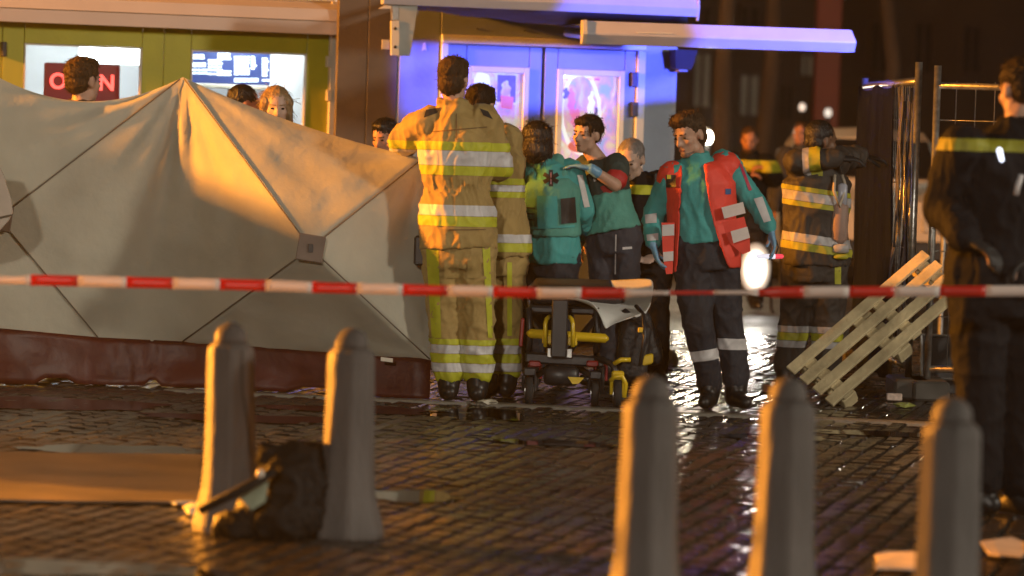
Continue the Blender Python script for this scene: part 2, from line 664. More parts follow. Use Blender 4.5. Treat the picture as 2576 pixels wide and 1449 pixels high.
def bollard(px, top_y, label, lean=0.0, H=0.79, k=1.0):
    # place: the top at that height in the photo, standing on the ground
    d = ray(px, top_y)
    t = (H - CAM_H) / d.z
    p = CAM_C + d * t
    root = thing('bollard', label, 'bollard', (p.x, p.y, 0), 'concrete bollards in a row along the kerb')
    prof = [(0.0, 0.135), (0.02, 0.137), (0.07, 0.125), (0.16, 0.104), (0.26, 0.095), (0.40, 0.091), (0.55, 0.088), (0.67, 0.086), (0.695, 0.082), (0.712, 0.066)]
    cap = [(0.708, 0.060), (0.73, 0.062), (0.752, 0.058), (0.772, 0.046), (0.784, 0.028), (0.79, 0.010)]
    a0 = R(-39.5)

    def shape(prof, fl):
        rings = []
        for z, r in prof:
            ring = []
            rnd = random.Random(int(px) + int(z * 1000))
            for j in range(8 if fl else 16):
                a = a0 + 2 * math.pi * j / (8 if fl else 16)
                da = R(4.0)
                rr = r * k * (1.045 if fl else 1.0)
                for sg in ((-1, 1) if fl else (0,)):      # narrow chamfer on every arris
                    q = rr * (1 + rnd.uniform(-.012, .012))
                    ring.append(Vector((p.x + q * math.cos(a + sg * da) + lean * z, p.y + q * math.sin(a + sg * da), z * H / 0.79)))
            rings.append(ring)
        return rings
    mb = MB(); mb.rings(shape(prof, 1)); body = mb.build('shaft', M_CONC, root)
    mb = MB(); mb.rings(shape(cap, 0)); c = mb.build('cap', M_CONC, root, True)
    return root


b_first = bollard(592, 812, 'weathered concrete bollard on the left beside a dark bag, with a dark streak down it', lean=-0.02)
for q_ in ([(606, 880), (611, 880), (612, 985), (607, 985)], [(607, 985), (612, 985), (628, 1075), (622, 1078)], [(622, 1078), (628, 1075), (632, 1150), (628, 1150)], [(634, 890), (637, 890), (638, 1040), (636, 1040)]):
    decal(next(c_ for c_ in b_first.children if c_.name.startswith('shaft')), q_, 'streak', M('damp_streak', (.03, .026, .022), rough=.6), b_first, n=(2, 8), off=.002, thick=.0015)
bollard(886, 825, 'concrete bollard right of the dark bag, in front of the screen\'s red skirt')
bollard(1640, 944, 'concrete bollard in front of the stretcher\'s yellow wheel')
bollard(1985, 950, 'concrete bollard below the dark-coated firefighter and left of the pallet')
bollard(2398, 1000, 'concrete bollard at far right in front of the dark officer')

# ------------------------------------------------------------------ left kiosk (yellow-green)
M_YEL = M('kiosk_yellow_green', (0.46, 0.42, 0.02), rough=0.5, var=0.10, vscale=3, bump=0.08, bscale=30)
M_CREAM = M('cream_metal', (0.62, 0.56, 0.46), rough=0.4, var=0.06)
M_AWN = M('awning_aluminium', (0.60, 0.52, 0.47), rough=0.38, var=0.06, vscale=2)
M_INT = M('kiosk_interior', (0.72, 0.72, 0.74), rough=0.5, var=0.08, vscale=2)
M_GLASS = glass_mat('window_glass')
M_STEEL = M('steel', (0.55, 0.55, 0.53), rough=0.35, metal=0.9, var=0.15, vscale=20)
M_BLK = M('black_plastic', (0.018, 0.018, 0.018), rough=0.45, var=0.3)
M_LIGHTP = M('light_panel', (0.9, 0.9, 0.9), emit=(0.93, 0.96, 1.0), estr=14.0)
KF = Face(0, 29.3, 905, 30.4)
kroot = thing('kiosk', 'yellow-green market kiosk with two lit windows behind the white screen', 'kiosk', KF.P(0, 0))
ZT = 2.42


def kpart(F, root, name, rect, d0, d1, mat, bev=0.004, full=None):
    mb = MB(); u0, u1, z0, z1 = rect
    F.box(mb, u0, u1, z0, z1, d0, d1, bev)
    return mb.build(name, mat, root)


uA = KF.hit(-260, 200)[0]
u_w1a, u_w1b, zb1, zt1 = KF.rect(57, 113, 354, 430)
u_w2a, u_w2b, zb2, zt2 = KF.rect(477, 131, 768, 430)
zt1 = zt2 = (zt1 + zt2) / 2
zb1 = zb2 = 1.02
u_mid = KF.hit(412, 150)[0]
u_end = KF.hit(826, 200)[0]
g = 0.004


def kdoor(name, a, wa, wb, b, zt, zb):
    d = thing_part(name, kroot)
    for nm, r in (('top_panel', (wa + g / 2, wb - g / 2, zt, ZT)), ('stile', (a + g / 2, wa - g / 2, 0.06, ZT)), ('stile', (wb + g / 2, b - g / 2, 0.06, ZT)),
                  ('bottom_panel', (wa + g / 2, wb - g / 2, 0.06, zb))):
        mb = MB(); KF.box(mb, *r, -0.05, 0, 0.003); mb.build(nm, M_YEL, d)
    mb = MB(); KF.box(mb, wa + 0.002, wb - 0.002, zb, zt, -0.034, -0.028); mb.build('pane', M_GLASS, d)
    mb = MB()
    t = 0.012
    KF.box(mb, wa + .001, wa + t, zb, zt, -0.027, 0.004); KF.box(mb, wb - t, wb - .001, zb, zt, -0.027, 0.004)
    KF.box(mb, wa + t, wb - t, zt - t, zt - .001, -0.027, 0.004); KF.box(mb, wa + t, wb - t, zb + .001, zb + t, -0.027, 0.004)
    mb.build('window_frame', M_CREAM, d)


def thing_part(name, root):
    """a part with pieces of its own: an empty under its thing"""
    e = bpy.data.objects.new(name, None); COL.objects.link(e); e.parent = root
    return e


kdoor('door', KF.hit(5, 150)[0], u_w1a, u_w1b, u_mid, zt1, zb1)
kdoor('door', u_mid, u_w2a, u_w2b, u_end, zt2, zb2)
kpart(KF, kroot, 'wall', (uA, KF.hit(5, 150)[0] - g, 0, ZT), -0.06, 0, M_YEL)
kpart(KF, kroot, 'plinth', (uA, u_end, 0, 0.055), -0.08, -0.02, M_BLK)
r_post = KF.rect(826, 90, 846, 330)
kpart(KF, kroot, 'corner_post', (r_post[0], r_post[1], 0, ZT + 0.02), -0.08, 0.03, M_CREAM)
for py in (155, 240):
    rr = KF.rect(818, py - 14, 830, py + 14)
    kpart(KF, kroot, 'hinge', rr, 0.001, 0.04, M_CREAM, 0.004)
kpart(KF, kroot, 'handle', KF.rect(0, 105, 12, 142), 0.001, 0.05, M_BLK)
# room behind
kpart(KF, kroot, 'back_wall', (uA, u_end - 0.02, 0, ZT), -2.1, -2.04, M_INT)
kpart(KF, kroot, 'side_wall', (u_end + 0.001, r_post[1] - 0.001, 0, ZT), -2.1, -0.09, M_INT)
kpart(KF, kroot, 'side_wall', (uA, uA + 0.05, 0, ZT), -2.03, -0.07, M_INT)
kpart(KF, kroot, 'ceiling', (uA, r_post[1], ZT + 0.001, ZT + 0.06), -2.1, -0.09, M_INT)
kpart(KF, kroot, 'counter', (uA + 0.06, u_end - 0.03, 0.0, 0.95), -0.75, -0.2, M_INT)
kpart(KF, kroot, 'shelf', (uA + 0.06, u_end - 0.6, 1.66, 1.70), -2.03, -1.75, M_STEEL)
lp = KF.rect(205, 112, 353, 160, -1.3)
kpart(KF, kroot, 'lamp_panel', (lp[0], lp[1], lp[2], lp[3]), -1.36, -1.3, M_LIGHTP)
for (x0, x1) in ((-160, 40), (560, 830)):
    a = KF.hit(x0, 100, -1)[0]; b = KF.hit(x1, 100, -1)[0]
    kpart(KF, kroot, 'ceiling_lamp', (a, b, ZT - 0.05, ZT - 0.005), -1.15, -0.85, M_LIGHTP)
kpart(KF, kroot, 'cabinet', KF.rect(660, 140, 790, 420, -1.6), -1.9, -1.6, M('cabinet_white', (0.8, 0.8, 0.8), rough=0.3))
kpart(KF, kroot, 'red_label', KF.rect(722, 222, 757, 243, -1.58), -1.595, -1.58, M('red_glow', (0.5, 0.03, 0.03), rough=0.5, emit=(0.8, 0.05, 0.04), estr=0.4))  # label also carries a faint red emission
kpart(KF, kroot, 'plant_shelf', KF.rect(60, 250, 150, 262, -1.5), -1.7, -1.5, M('leaf_green', (0.15, 0.35, 0.08), rough=0.5))

# OPEN sign in the window
osign = thing('open_sign', 'red illuminated sign reading OPEN inside the left kiosk window', 'sign', KF.P(KF.hit(205, 215, -.2)[0], 1.8, -0.2))
r = KF.rect(113, 160, 303, 268, -0.2)
kpart(KF, osign, 'panel', r, -0.24, -0.205, M('sign_red', (0.10, 0.006, 0.010), rough=0.35, emit=(0.5, 0.012, 0.02), estr=0.22), 0.01)
M_LED = M('red_led', (0.9, 0.2, 0.15), emit=(1.0, 0.07, 0.06), estr=3.2)
uO = (r[0] + r[1]) / 2; wO = (r[1] - r[0])
zO = KF.hit(205, 208, -0.2)[1]
for i, ch in enumerate('OPEN'):
    text_obj('letter', ch, 0.155, M_LED, osign, KF.P(r[0] + wO * (0.165 + 0.215 * i), zO, -0.19), KF.u, (0, 0, 1), 0.006)

# menu board
menu = thing('menu_board', 'dark blue menu board with rows of white lettering in the kiosk window', 'sign', KF.P(KF.hit(590, 170, -1.2)[0], 1.8, -1.2))
r = KF.rect(470, 124, 712, 212, -1.2)
kpart(KF, menu, 'screen', r, -1.24, -1.2, M('menu_blue', (0.03, 0.05, 0.16), rough=0.3, emit=(0.03, 0.06, 0.24), estr=1.0), 0.006)
kpart(KF, menu, 'ledge', (r[0], r[1], r[2] - 0.035, r[2] - 0.002), -1.24, -1.17, M_CREAM, 0.006)
M_TXT = M('menu_white', (0.9, 0.9, 0.9), emit=(0.75, 0.88, 1.0), estr=2.2)
rt = random.Random(5)
for (x0, x1, ys, ln) in ((480, 515, (139, 146), 0.8), (484, 522, (160, 166, 176, 184), 0.9), (524, 560, (152, 160, 168, 176, 186), 0.95), (548, 582, (136, 142, 148, 180, 188), 1.0),
                         (590, 628, (144, 151, 158, 165, 172, 179, 186), 1.0), (632, 646, (144, 151, 158, 165, 172), 1.0), (660, 676, (148, 155, 162, 169, 176, 183, 190), 1.0), (590, 650, (199, 204), 1.0), (660, 680, (202,), 1.0)):
    mb = MB()
    for y in ys:
        x = x0
        while x < x1 - 3:
            w = rt.uniform(4, 12)
            rr = KF.rect(x, y - 2.2, min(x + w, x1), y + 2.2, -1.19)
            KF.box(mb, *rr, -1.198, -1.193)
            x += w + rt.uniform(1.0, 2.5)
    o = mb.build('text_rows', M_TXT, menu)

# awning box of the left kiosk
aw = thing('awning', 'long cream awning box lit orange above the yellow-green kiosk', 'awning', KF.P(0, 2.2, 1.0))
AF = Face(0, 29.1, 905, 30.2)


def extrude_profile(F, u0, u1, prof, name, mat, root, skew=0.0):
    """prof: list of (z, d) closed; run along u"""
    mb = MB()
    rings = []
    for u in (u0, u1):
        rings.append([F.P(u, z, d) for z, d in prof])
    mb.rings(rings)
    return mb.build(name, mat, root)


ua = AF.hit(-280, 20)[0]; ub = AF.hit(905, 60)[0]
zlo = AF.hit(905, 90)[1]; zgr = AF.hit(905, 56)[1]; zhi = AF.hit(905, 27)[1]
extrude_profile(AF, ua, ub, [(zlo, 0), (zlo, -0.1), (zgr - 0.006, -0.13), (zgr - 0.006, 0.006)], 'front_bar', M_AWN, aw)
extrude_profile(AF, ua, ub - 0.01, [(zgr, -0.004), (zgr, -0.13), (zhi + 0.05, -0.17), (zhi, -0.03)], 'cassette', M_AWN, aw)
extrude_profile(AF, ub, ub + 0.012, [(zlo - 0.002, 0.008), (zlo - 0.002, -0.12), (zhi, -0.2), (zhi, -0.028)], 'end_cap', M_CREAM, aw)
extrude_profile(AF, ua, ub - 0.02, [(zhi + 0.045, -0.172), (zhi + 0.055, -0.172), (zhi + 0.065, -0.195), (zhi + 0.055, -0.195)], 'fabric', M('awning_fabric_cream', (0.45, 0.38, 0.28), rough=0.8, translucent=0.2), aw)

# ------------------------------------------------------------------ dark wall between the kiosks
BF = Face(1003, 30.2, 1700, 30.9)
M_BROWN = M('brown_board', (0.105, 0.075, 0.045), rough=0.55, var=0.2, vscale=4, bump=0.1, bscale=50)
wall = thing('partition_wall', 'dark brown board wall between the yellow kiosk and the blue kiosk', 'wall', BF.P(-0.3, 0))
ul = BF.hit(846, 200)[0]; ur = -0.012
npan = 2
for i in range(npan):
    a = ul + (ur - ul) * i / npan; b = ul + (ur - ul) * (i + 1) / npan
    kpart(BF, wall, 'panel', (a + .002, b - .002, 0, 2.75), -0.04, 0, M_BROWN)
kpart(BF, wall, 'notice', BF.rect(960, 100, 979, 124), 0.001, 0.006, M('notice_white', (0.7, 0.65, 0.55), rough=0.6), 0.001)
kpart(BF, wall, 'cap_rail', (ul, ur, 2.75, 2.82), -0.06, 0.02, M_BROWN)

# ------------------------------------------------------------------ blue kiosk
M_BGREY = M('kiosk_grey', (0.22, 0.27, 0.34), rough=0.38, var=0.12, vscale=3, bump=0.06, bscale=30)
M_BWHITE = M('kiosk_pale_frame', (0.66, 0.68, 0.70), rough=0.35, var=0.06)
M_WFR = M('poster_frame_white', (0.82, 0.80, 0.75), rough=0.4, var=0.05)
bk = thing('kiosk', 'kiosk with grey doors and lit food posters washed in blue light', 'kiosk', BF.P(0, 0))
BZT = 2.75
x_l, x_j0, x_d1a, x_d1b, x_d2a, x_d2b, x_j1, x_r = [BF.hit(x, 200)[0] for x in (1003, 1106, 1124, 1362, 1370, 1598, 1620, 1703)]
z_fr_t = BF.hit(1360, 96)[1]; z_fr_b = BF.hit(1360, 118)[1]
kpart(BF, bk, 'wall', (x_l, x_j0 - 0.006, 0, BZT), -0.06, 0, M_BGREY)
kpart(BF, bk, 'wall', (x_j1 + 0.004, x_r, 0, BZT), -0.06, 0, M_BGREY)
kpart(BF, bk, 'header', (x_j0, x_j1, z_fr_t + 0.002, BZT), -0.06, 0.0, M_BGREY)
for i in range(4):
    uu = BF.hit(1200 + i * 120, 70)[0]
    mb = MB(); mb.limb(BF.P(uu, z_fr_t + 0.05, 0.0), 0.006, BF.P(uu, z_fr_t + 0.05, 0.01), 0.006, 8); mb.build('screw', M_BLK, bk)
fr = thing_part('door_frame', bk)
kpart(BF, fr, 'head', (x_j0, x_j1, z_fr_b, z_fr_t), -0.05, 0.035, M_BWHITE)
kpart(BF, fr, 'jamb', (x_j0, x_d1a - 0.004, 0.02, z_fr_b - 0.001), -0.05, 0.034, M_BWHITE)
kpart(BF, fr, 'jamb', (x_d2b + 0.004, x_j1, 0.02, z_fr_b - 0.001), -0.05, 0.034, M_BWHITE)


def bdoor(a, b, wx0, wy0, wx1, poster, mat):
    d = thing_part('door', bk)
    wa, wb, _, wt = BF.rect(wx0, wy0, wx1, wy0 + 300)
    wz = 0.92
    for nm, r in (('top_panel', (wa + .002, wb - .002, wt, z_fr_b - 0.004)), ('stile', (a, wa - .001, 0.05, z_fr_b - 0.004)), ('stile', (wb + .001, b, 0.05, z_fr_b - 0.004)), ('bottom_panel', (wa + .002, wb - .002, 0.05, wz))):
        kpart(BF, d, nm, r, -0.05, 0.0, mat, 0.003)
    t = 0.042
    for nm, r in (('poster_frame', (wa, wa + t, wz, wt)), ('poster_frame', (wb - t, wb, wz, wt)), ('poster_frame', (wa + t, wb - t, wt - t, wt)), ('poster_frame', (wa + t, wb - t, wz, wz + t))):
        kpart(BF, d, nm, r, -0.049, 0.012, M_WFR, 0.003)
    kpart(BF, d, 'pane', (wa + t + .001, wb - t - .001, wz + t + .001, wt - t - .001), -0.012, -0.008, M_GLASS, 0)
    kpart(BF, d, 'poster', (wa + t - .004, wb - t + .004, wz + t - .004, wt - t + .004), -0.047, -0.04, poster, 0)
    return (wa + t, wb - t, wz + t, wt - t, d)


def poster_material(name, seed, strength):
    m = bpy.data.materials.new(name); m.use_nodes = True
    nt = m.node_tree; b = nt.nodes['Principled BSDF']; L = nt.links.new
    tc = nt.nodes.new('ShaderNodeTexCoord')
    mp = nt.nodes.new('ShaderNodeMapping'); mp.inputs['Location'].default_value = (seed, seed * 2.1, seed * 0.7); mp.inputs['Scale'].default_value = (1.2, 1.2, 0.75)
    L(tc.outputs['Object'], mp.inputs[0])
    n = nt.nodes.new('ShaderNodeTexNoise'); n.inputs['Scale'].default_value = 7; n.inputs['Detail'].default_value = 3; n.inputs['Distortion'].default_value = 0.8
    L(mp.outputs[0], n.inputs['Vector'])
    r = nt.nodes.new('ShaderNodeValToRGB')
    stops = [(0.30, (0.45, 0.5, 0.95)), (0.40, (0.85, 0.45, 0.85)), (0.47, (1.0, 0.55, 0.75)), (0.53, (1.0, 0.72, 0.55)), (0.60, (1.0, 0.9, 0.78)), (0.70, (0.95, 0.7, 0.9))]
    while len(r.color_ramp.elements) < len(stops): r.color_ramp.elements.new(0.5)
    for e, (p, c) in zip(r.color_ramp.elements, stops): e.position = p; e.color = (*c, 1)
    L(n.outputs['Fac'], r.inputs[0]); L(r.outputs[0], b.inputs['Base Color']); L(r.outputs[0], b.inputs['Emission Color'])
    b.inputs['Emission Strength'].default_value = strength
    b.inputs['Roughness'].default_value = 0.4
    return m


p1 = bdoor(x_d1a, x_d1b, 1168, 168, 1327, poster_material('poster_print_grill', 1.3, 0.42), M_BGREY)
p2 = bdoor(x_d2a, x_d2b, 1398, 176, 1567, poster_material('poster_print_food', 4.2, 0.5), M_BGREY)
M_PINK = M('print_pink', (0.8, 0.25, 0.45), rough=0.4, emit=(1.0, 0.22, 0.45), estr=0.6, var=0.25, vscale=9)
M_PDARK = M('print_violet', (0.12, 0.07, 0.16), rough=0.4, emit=(0.22, 0.12, 0.5), estr=0.5, var=0.5, vscale=9)
M_PRED = M('print_red', (0.6, 0.1, 0.08), rough=0.4, emit=(0.95, 0.18, 0.12), estr=0.7, var=0.3, vscale=9)
M_PWHT = M('print_white', (0.9, 0.88, 0.84), rough=0.4, emit=(1.0, 0.95, 0.88), estr=0.75, var=0.05)


def print_shape(F, root, pts, mat, d):
    mb = MB()
    mb.rings([[F.P(*F.hit(x, y), d) for x, y in pts], [F.P(*F.hit(x, y), d + 0.002) for x, y in pts]])
    return mb.build('print', mat, root)


def oval(cx, cy, rx, ry, n=18, a0=0.0):
    return [(cx + rx * math.cos(a0 + 2 * math.pi * k / n), cy + ry * math.sin(a0 + 2 * math.pi * k / n)) for k in range(n)]


PD = -0.036
print_shape(BF, p2[4], oval(1465, 285, 52, 105), M_PWHT, PD)
print_shape(BF, p2[4], oval(1464, 282, 44, 92), poster_material('poster_print_plate', 9.1, 0.38), PD + .0045)
for (x, y, rx, ry, mm) in ((1441, 255, 9, 34, M_PINK), (1452, 300, 12, 26, M_PINK), (1490, 270, 8, 40, M_PWHT), (1428, 235, 8, 14, M_PDARK), (1478, 330, 14, 18, M_PDARK), (1502, 300, 5, 30, M_PDARK)):
    print_shape(BF, p2[4], [(a + 3 * math.sin(b * .3), b + 2 * math.sin(a * .5)) for a, b in oval(x, y, rx, ry)], mm, PD + .008 + x * 1e-6)
print_shape(BF, p2[4], oval(1462, 368, 30, 16), M_PRED, PD + .0045)
for k in range(5):
    x = 1420 + k * 20
    print_shape(BF, p2[4], [(x, 196), (x + 13, 196.5), (x + 13, 203), (x, 202.5)], M_PRED, PD)
pm3 = poster_material('poster_print_violet', 6.4, 0.35)
print_shape(BF, p1[4], oval(1222, 212, 34, 36), pm3, PD)
print_shape(BF, p1[4], [(a + 4 * math.sin(b * .4), b) for a, b in oval(1216, 204, 20, 22)], M_PWHT, PD + .0045)
print_shape(BF, p1[4], [(1256, 188), (1302, 190), (1300, 258), (1254, 256)], M_PDARK, PD)
print_shape(BF, p1[4], [(1232, 262), (1300, 264), (1298, 300), (1231, 298)], poster_material('poster_print_red', 2.7, 0.4), PD)
print_shape(BF, p1[4], [(a + 3 * math.sin(b * .35), b) for a, b in oval(1276, 232, 12, 30)], pm3, PD + .0045)
print_shape(BF, p1[4], [(1262, 240), (1296, 244), (1292, 276), (1264, 272)], M_PRED, PD + .0075)
print_shape(BF, p1[4], [(1200, 318), (1298, 322), (1298, 334), (1200, 330)], M_PDARK, PD)
print_shape(BF, p1[4], [(1200, 345), (1290, 348), (1290, 366), (1200, 364)], M_PINK, PD)
for py in (200, 275):
    kpart(BF, bk, 'hinge', BF.rect(1584, py - 18, 1600, py + 18), 0.001, 0.05, M_BLK, 0.004)
M_BINT = M_BLK
kpart(BF, bk, 'roof', (x_l, x_r, BZT + 0.002, BZT + 0.08), -2.4, 0.03, M_BGREY)
kpart(BF, bk, 'side_wall', (x_r - 0.06, x_r - 0.001, 0, BZT), -2.4, -0.062, M_BGREY)
kpart(BF, bk, 'side_wall', (x_l + 0.001, x_l + 0.06, 0, BZT), -2.4, -0.062, M_BGREY)
kpart(BF, bk, 'back_wall', (x_l + .061, x_r - .061, 0, BZT), -2.4, -2.35, M_BGREY)
# small notice with an arrow-like mark
print_shape(BF, bk, [(1064, 108), (1070, 106), (1073, 128), (1068, 124), (1062, 128)], M('mark_white', (0.75, 0.75, 0.78), rough=0.5), 0.001)
# wall lamp
wl = thing('wall_lamp', 'black box wall lamp hanging below the right awning bar', 'lamp', BF.P(BF.hit(1705, 150)[0], 2.0, 0.03))
u0, u1, z0, z1 = BF.rect(1682, 126, 1738, 174, 0.05)
mb = MB()
mb.rings([[BF.P(u0 + .02, z0, .04), BF.P(u1 - .03, z0, .04), BF.P(u1 - .03, z0, .15), BF.P(u0 + .02, z0, .15)], [BF.P(u0, z1, .04), BF.P(u1, z1, .04), BF.P(u1, z1, .18), BF.P(u0, z1, .18)]])
mb.build('housing', M_BLK, wl)
mb = MB(); BF.box(mb, u0 + 0.05, u1 - 0.05, z0 - .02, z0 - .001, 0.06, 0.13, 0.004); mb.build('lens', M('dull_lens', (0.3, 0.3, 0.3), rough=0.2), wl)

# awning above the blue kiosk: front bar, dark fabric going back to the wall, bracket
M_VBAR = M('awning_white_bar', (0.50, 0.48, 0.52), rough=0.3, var=0.05)
M_TEAL = M('awning_fabric_dark', (0.035, 0.06, 0.065), rough=0.7, var=0.3, vscale=5, bump=0.15, bscale=20)
aA = thing('awning', 'white awning front bar with dark fabric over the blue-lit kiosk', 'awning', BF.P(0.5, 2.4, 1.2))
AA = Face(1003, 28.9, 1700, 29.5)
ua = AA.hit(965, 0)[0]; ub = AA.hit(1754, 20)[0]
z1 = AA.hit(1754, -14)[1]; z0 = AA.hit(1754, 42)[1]; zm = AA.hit(1754, 22)[1]
extrude_profile(AA, ua, ub, [(z0, 0.0), (z0, -0.07), (z1, -0.1), (z1, -0.03), (zm, 0.02)], 'front_bar', M_VBAR, aA)
extrude_profile(AA, ub + .001, ub + .014, [(z0 - .03, 0.0), (z0 - .03, -0.03), (z1, -0.1), (z1, 0.0), (zm, 0.02)], 'end_cap', M_VBAR, aA)
# fabric: grid from the bar to the wall, sagging
nu, nv = 24, 8
vs = []; fs = []
for i in range(nu + 1):
    a = i / nu
    xw = 1050 + (1740 - 1050) * a
    yw = 2 + 78 * (1 - (1 - a) ** 2.0) if a < 0.62 else 2 + 78 * (1 - (1 - 0.62) ** 2.0) + (a - 0.62) * 26
    uw, zw = BF.hit(xw, yw)
    back = BF.P(uw, zw, 0.02)
    front = AA.P(ua + 0.1 + (ub - 0.06 - ua - 0.1) * a, z0 + 0.02, -0.05)
    for j in range(nv + 1):
        t = j / nv
        p = front * (1 - t) + back * t
        p.z -= 0.05 * math.sin(math.pi * t) + 0.006 * math.sin(a * 30 + t * 3)
        vs.append(p)
for i in range(nu):
    for j in range(nv):
        k = i * (nv + 1) + j
        fs.append((k, k + 1, k + nv + 2, k + nv + 1))
fb = mesh_obj('fabric', vs, fs, M_TEAL, aA, True)
sd = fb.modifiers.new('t', 'SOLIDIFY'); sd.thickness = 0.004
# bracket hanging at the left end
M_BRK = M('bracket_grey', (0.33, 0.33, 0.30), rough=0.45, metal=0.3, var=0.2)
XF = Face(960, 28.9, 1100, 29.0)


def xprism(F, pts, d0, d1, name, mat, root):
    mb = MB(); mb.rings([[F.P(*F.hit(x, y), d0) for x, y in pts], [F.P(*F.hit(x, y), d1) for x, y in pts]])
    return mb.build(name, mat, root)


xprism(XF, [(1004, -30), (1050, -30), (1050, 20), (1032, 140), (1004, 140)], -0.10, 0.0, 'bracket', M_BRK, aA)
xprism(XF, [(984, 52), (1003, 52), (1003, 139), (984, 139)], -0.03, 0.012, 'bracket_plate', M_CREAM, aA)
xprism(XF, [(986, -30), (1003, -30), (1003, 50), (988, 50)], -0.06, -0.0, 'bracket_arm', M_STEEL, aA)
xprism(XF, [(953, 22), (985, 4), (985, 22)], -0.03, 0.0, 'bracket_gusset', M_CREAM, aA)
for py in (72, 118):
    u, z = XF.hit(993, py)
    mb = MB(); mb.limb(XF.P(u, z, 0.012), 0.012, XF.P(u, z, 0.017), 0.010, 10); mb.build('bolt', M_BLK, aA)
mbx = MB(); mbx.tube([AA.P(ua + 0.25, z0 + 0.05, -0.1), AA.P(ua + 0.55, z0 + 0.12, -0.6), BF.P(0.35, z0 + 0.2, 0.03)], 0.025); mbx.build('folding_arm', M_STEEL, aA)

# second awning bar, reaching out to the right
aB = thing('awning', 'pale violet-lit awning bar jutting out to the right with an orange-lit end', 'awning', BF.P(1.8, 2.2, 1.5))
AB = Face(1480, 28.3, 2155, 28.5)
ua = AB.hit(1476, 80)[0]; ub = AB.hit(2152, 105)[0]
um = (ua + ub) / 2; xm = 1815
zt = AB.hit(xm, 64)[1]; zc = AB.hit(xm, 98)[1]; zb = AB.hit(xm, 121)[1]
mb = MB()
prof = [(zb, -0.10), (zb, -0.02), (zc, 0.03), (zc + 0.012, 0.03), (zt, -0.02), (zt + 0.004, -0.12)]
rings = [[AB.P(ua, z, d) for z, d in prof], [AB.P(ub - 0.04, z, d) for z, d in prof], [AB.P(ub + (0.0 if 0.0 < i < 4 else -0.025), z * 0.97 + (zb + zt) / 2 * 0.03, d) for i, (z, d) in enumerate(prof)]]
mb.rings(rings); mb.build('front_bar', M_VBAR, aB)
capp = [(zb - .004, -0.02), (zc, 0.045), (zc + .02, 0.045), (zt + .006, -0.0), (zt + .006, -0.12), (zb - .004, -0.11)]
mb = MB(); mb.rings([[AB.P(ua - 0.028, z, d) for z, d in capp], [AB.P(ua - 0.001, z, d) for z, d in capp]]); mb.build('end_cap', M_CREAM, aB)
mb = MB(); AB.box(mb, AB.hit(1600, 85)[0], AB.hit(1690, 85)[0], zc + 0.02, zc + 0.026, 0.028, 0.034, 0.002); mb.build('badge', M_WFR, aB)
for px in (1530, 1680):
    u = AB.hit(px, 90)[0]
    mb = MB(); mb.tube([AB.P(u, (zb + zc) / 2, -0.11), AB.P(u + 0.1, zc, -0.9), AB.P(u - 0.05, zc + 0.05, -1.9)], 0.028); mb.build('folding_arm', M_STEEL, aB)
mb = MB()
rings = [[AB.P(ua + 0.05, zt - 0.02, -0.13), AB.P(ub - 0.05, zt - 0.02, -0.13), AB.P(ub - 0.05, zt - 0.012, -0.13), AB.P(ua + 0.05, zt - 0.012, -0.13)],
         [AB.P(ua + 0.05, zt + 0.004, -1.9), AB.P(ub - 0.05, zt + 0.004, -1.9), AB.P(ub - 0.05, zt + 0.012, -1.9), AB.P(ua + 0.05, zt + 0.012, -1.9)]]
mb.rings(rings); mb.build('fabric', M_TEAL, aB)

# ------------------------------------------------------------------ far background
M_FAR = M('far_brick', (0.05, 0.04, 0.03), rough=0.8, var=0.25, vscale=0.5)
M_FARW = M('far_window_dim', (0.2, 0.2, 0.17), rough=0.3, emit=(0.45, 0.46, 0.34), estr=0.045, var=0.5, vscale=0.8)
M_FARD = M('far_window_dark', (0.02, 0.02, 0.02), rough=0.15, var=0.2)
FF_ = Face(1500, 78, 2800, 84)
fb_ = thing('building', 'dark far-off building with a few dim windows beyond the market', 'building', FF_.P(0, 0))
fu0 = FF_.hit(500, 300)[0]; fu1 = FF_.hit(3400, 300)[0]
kpart(FF_, fb_, 'wall', (fu0, fu1, 0, 9.0), -6.0, 0, M_FAR, 0)
kpart(FF_, fb_, 'roof', (fu0 - .3, fu1 + .3, 9.0, 9.4), -6.2, 0.4, M_FAR, 0)
for (x0, y0, x1, y1, lit) in ((1742, 135, 1782, 268, 1), (1858, 190, 1904, 290, 1), (1960, 215, 1990, 300, 0), (2012, 140, 2040, 190, 1), (2190, 60, 2230, 180, 0), (2300, 60, 2340, 180, 0), (2420, 70, 2460, 180, 0), (1742, 20, 1782, 105, 0), (1858, 20, 1904, 110, 0)):
    wdw = thing_part('window', fb_)
    rr = FF_.rect(x0, y0, x1, y1)
    kpart(FF_, wdw, 'pane', rr, 0.002, 0.03, M_FARW if lit else M_FARD, 0)
    fw = 0.06
    mb = MB(); u0, u1, z0, z1 = rr
    FF_.box(mb, u0 - fw, u0, z0, z1, 0.002, 0.08); FF_.box(mb, u1, u1 + fw, z0, z1, 0.002, 0.08); FF_.box(mb, u0, u1, z1, z1 + fw, 0.002, 0.08); FF_.box(mb, u0, u1, z0 - fw, z0, 0.002, 0.12)
    FF_.box(mb, (u0 + u1) / 2 - .03, (u0 + u1) / 2 + .03, z0, z1, 0.032, 0.06)
    mb.build('frame', M_FAR, wdw)

M_BARK = M('bark', (0.05, 0.038, 0.028), rough=0.9, var=0.4, vscale=5, bump=0.6, bscale=14, stretch=(1, 1, 0.25))


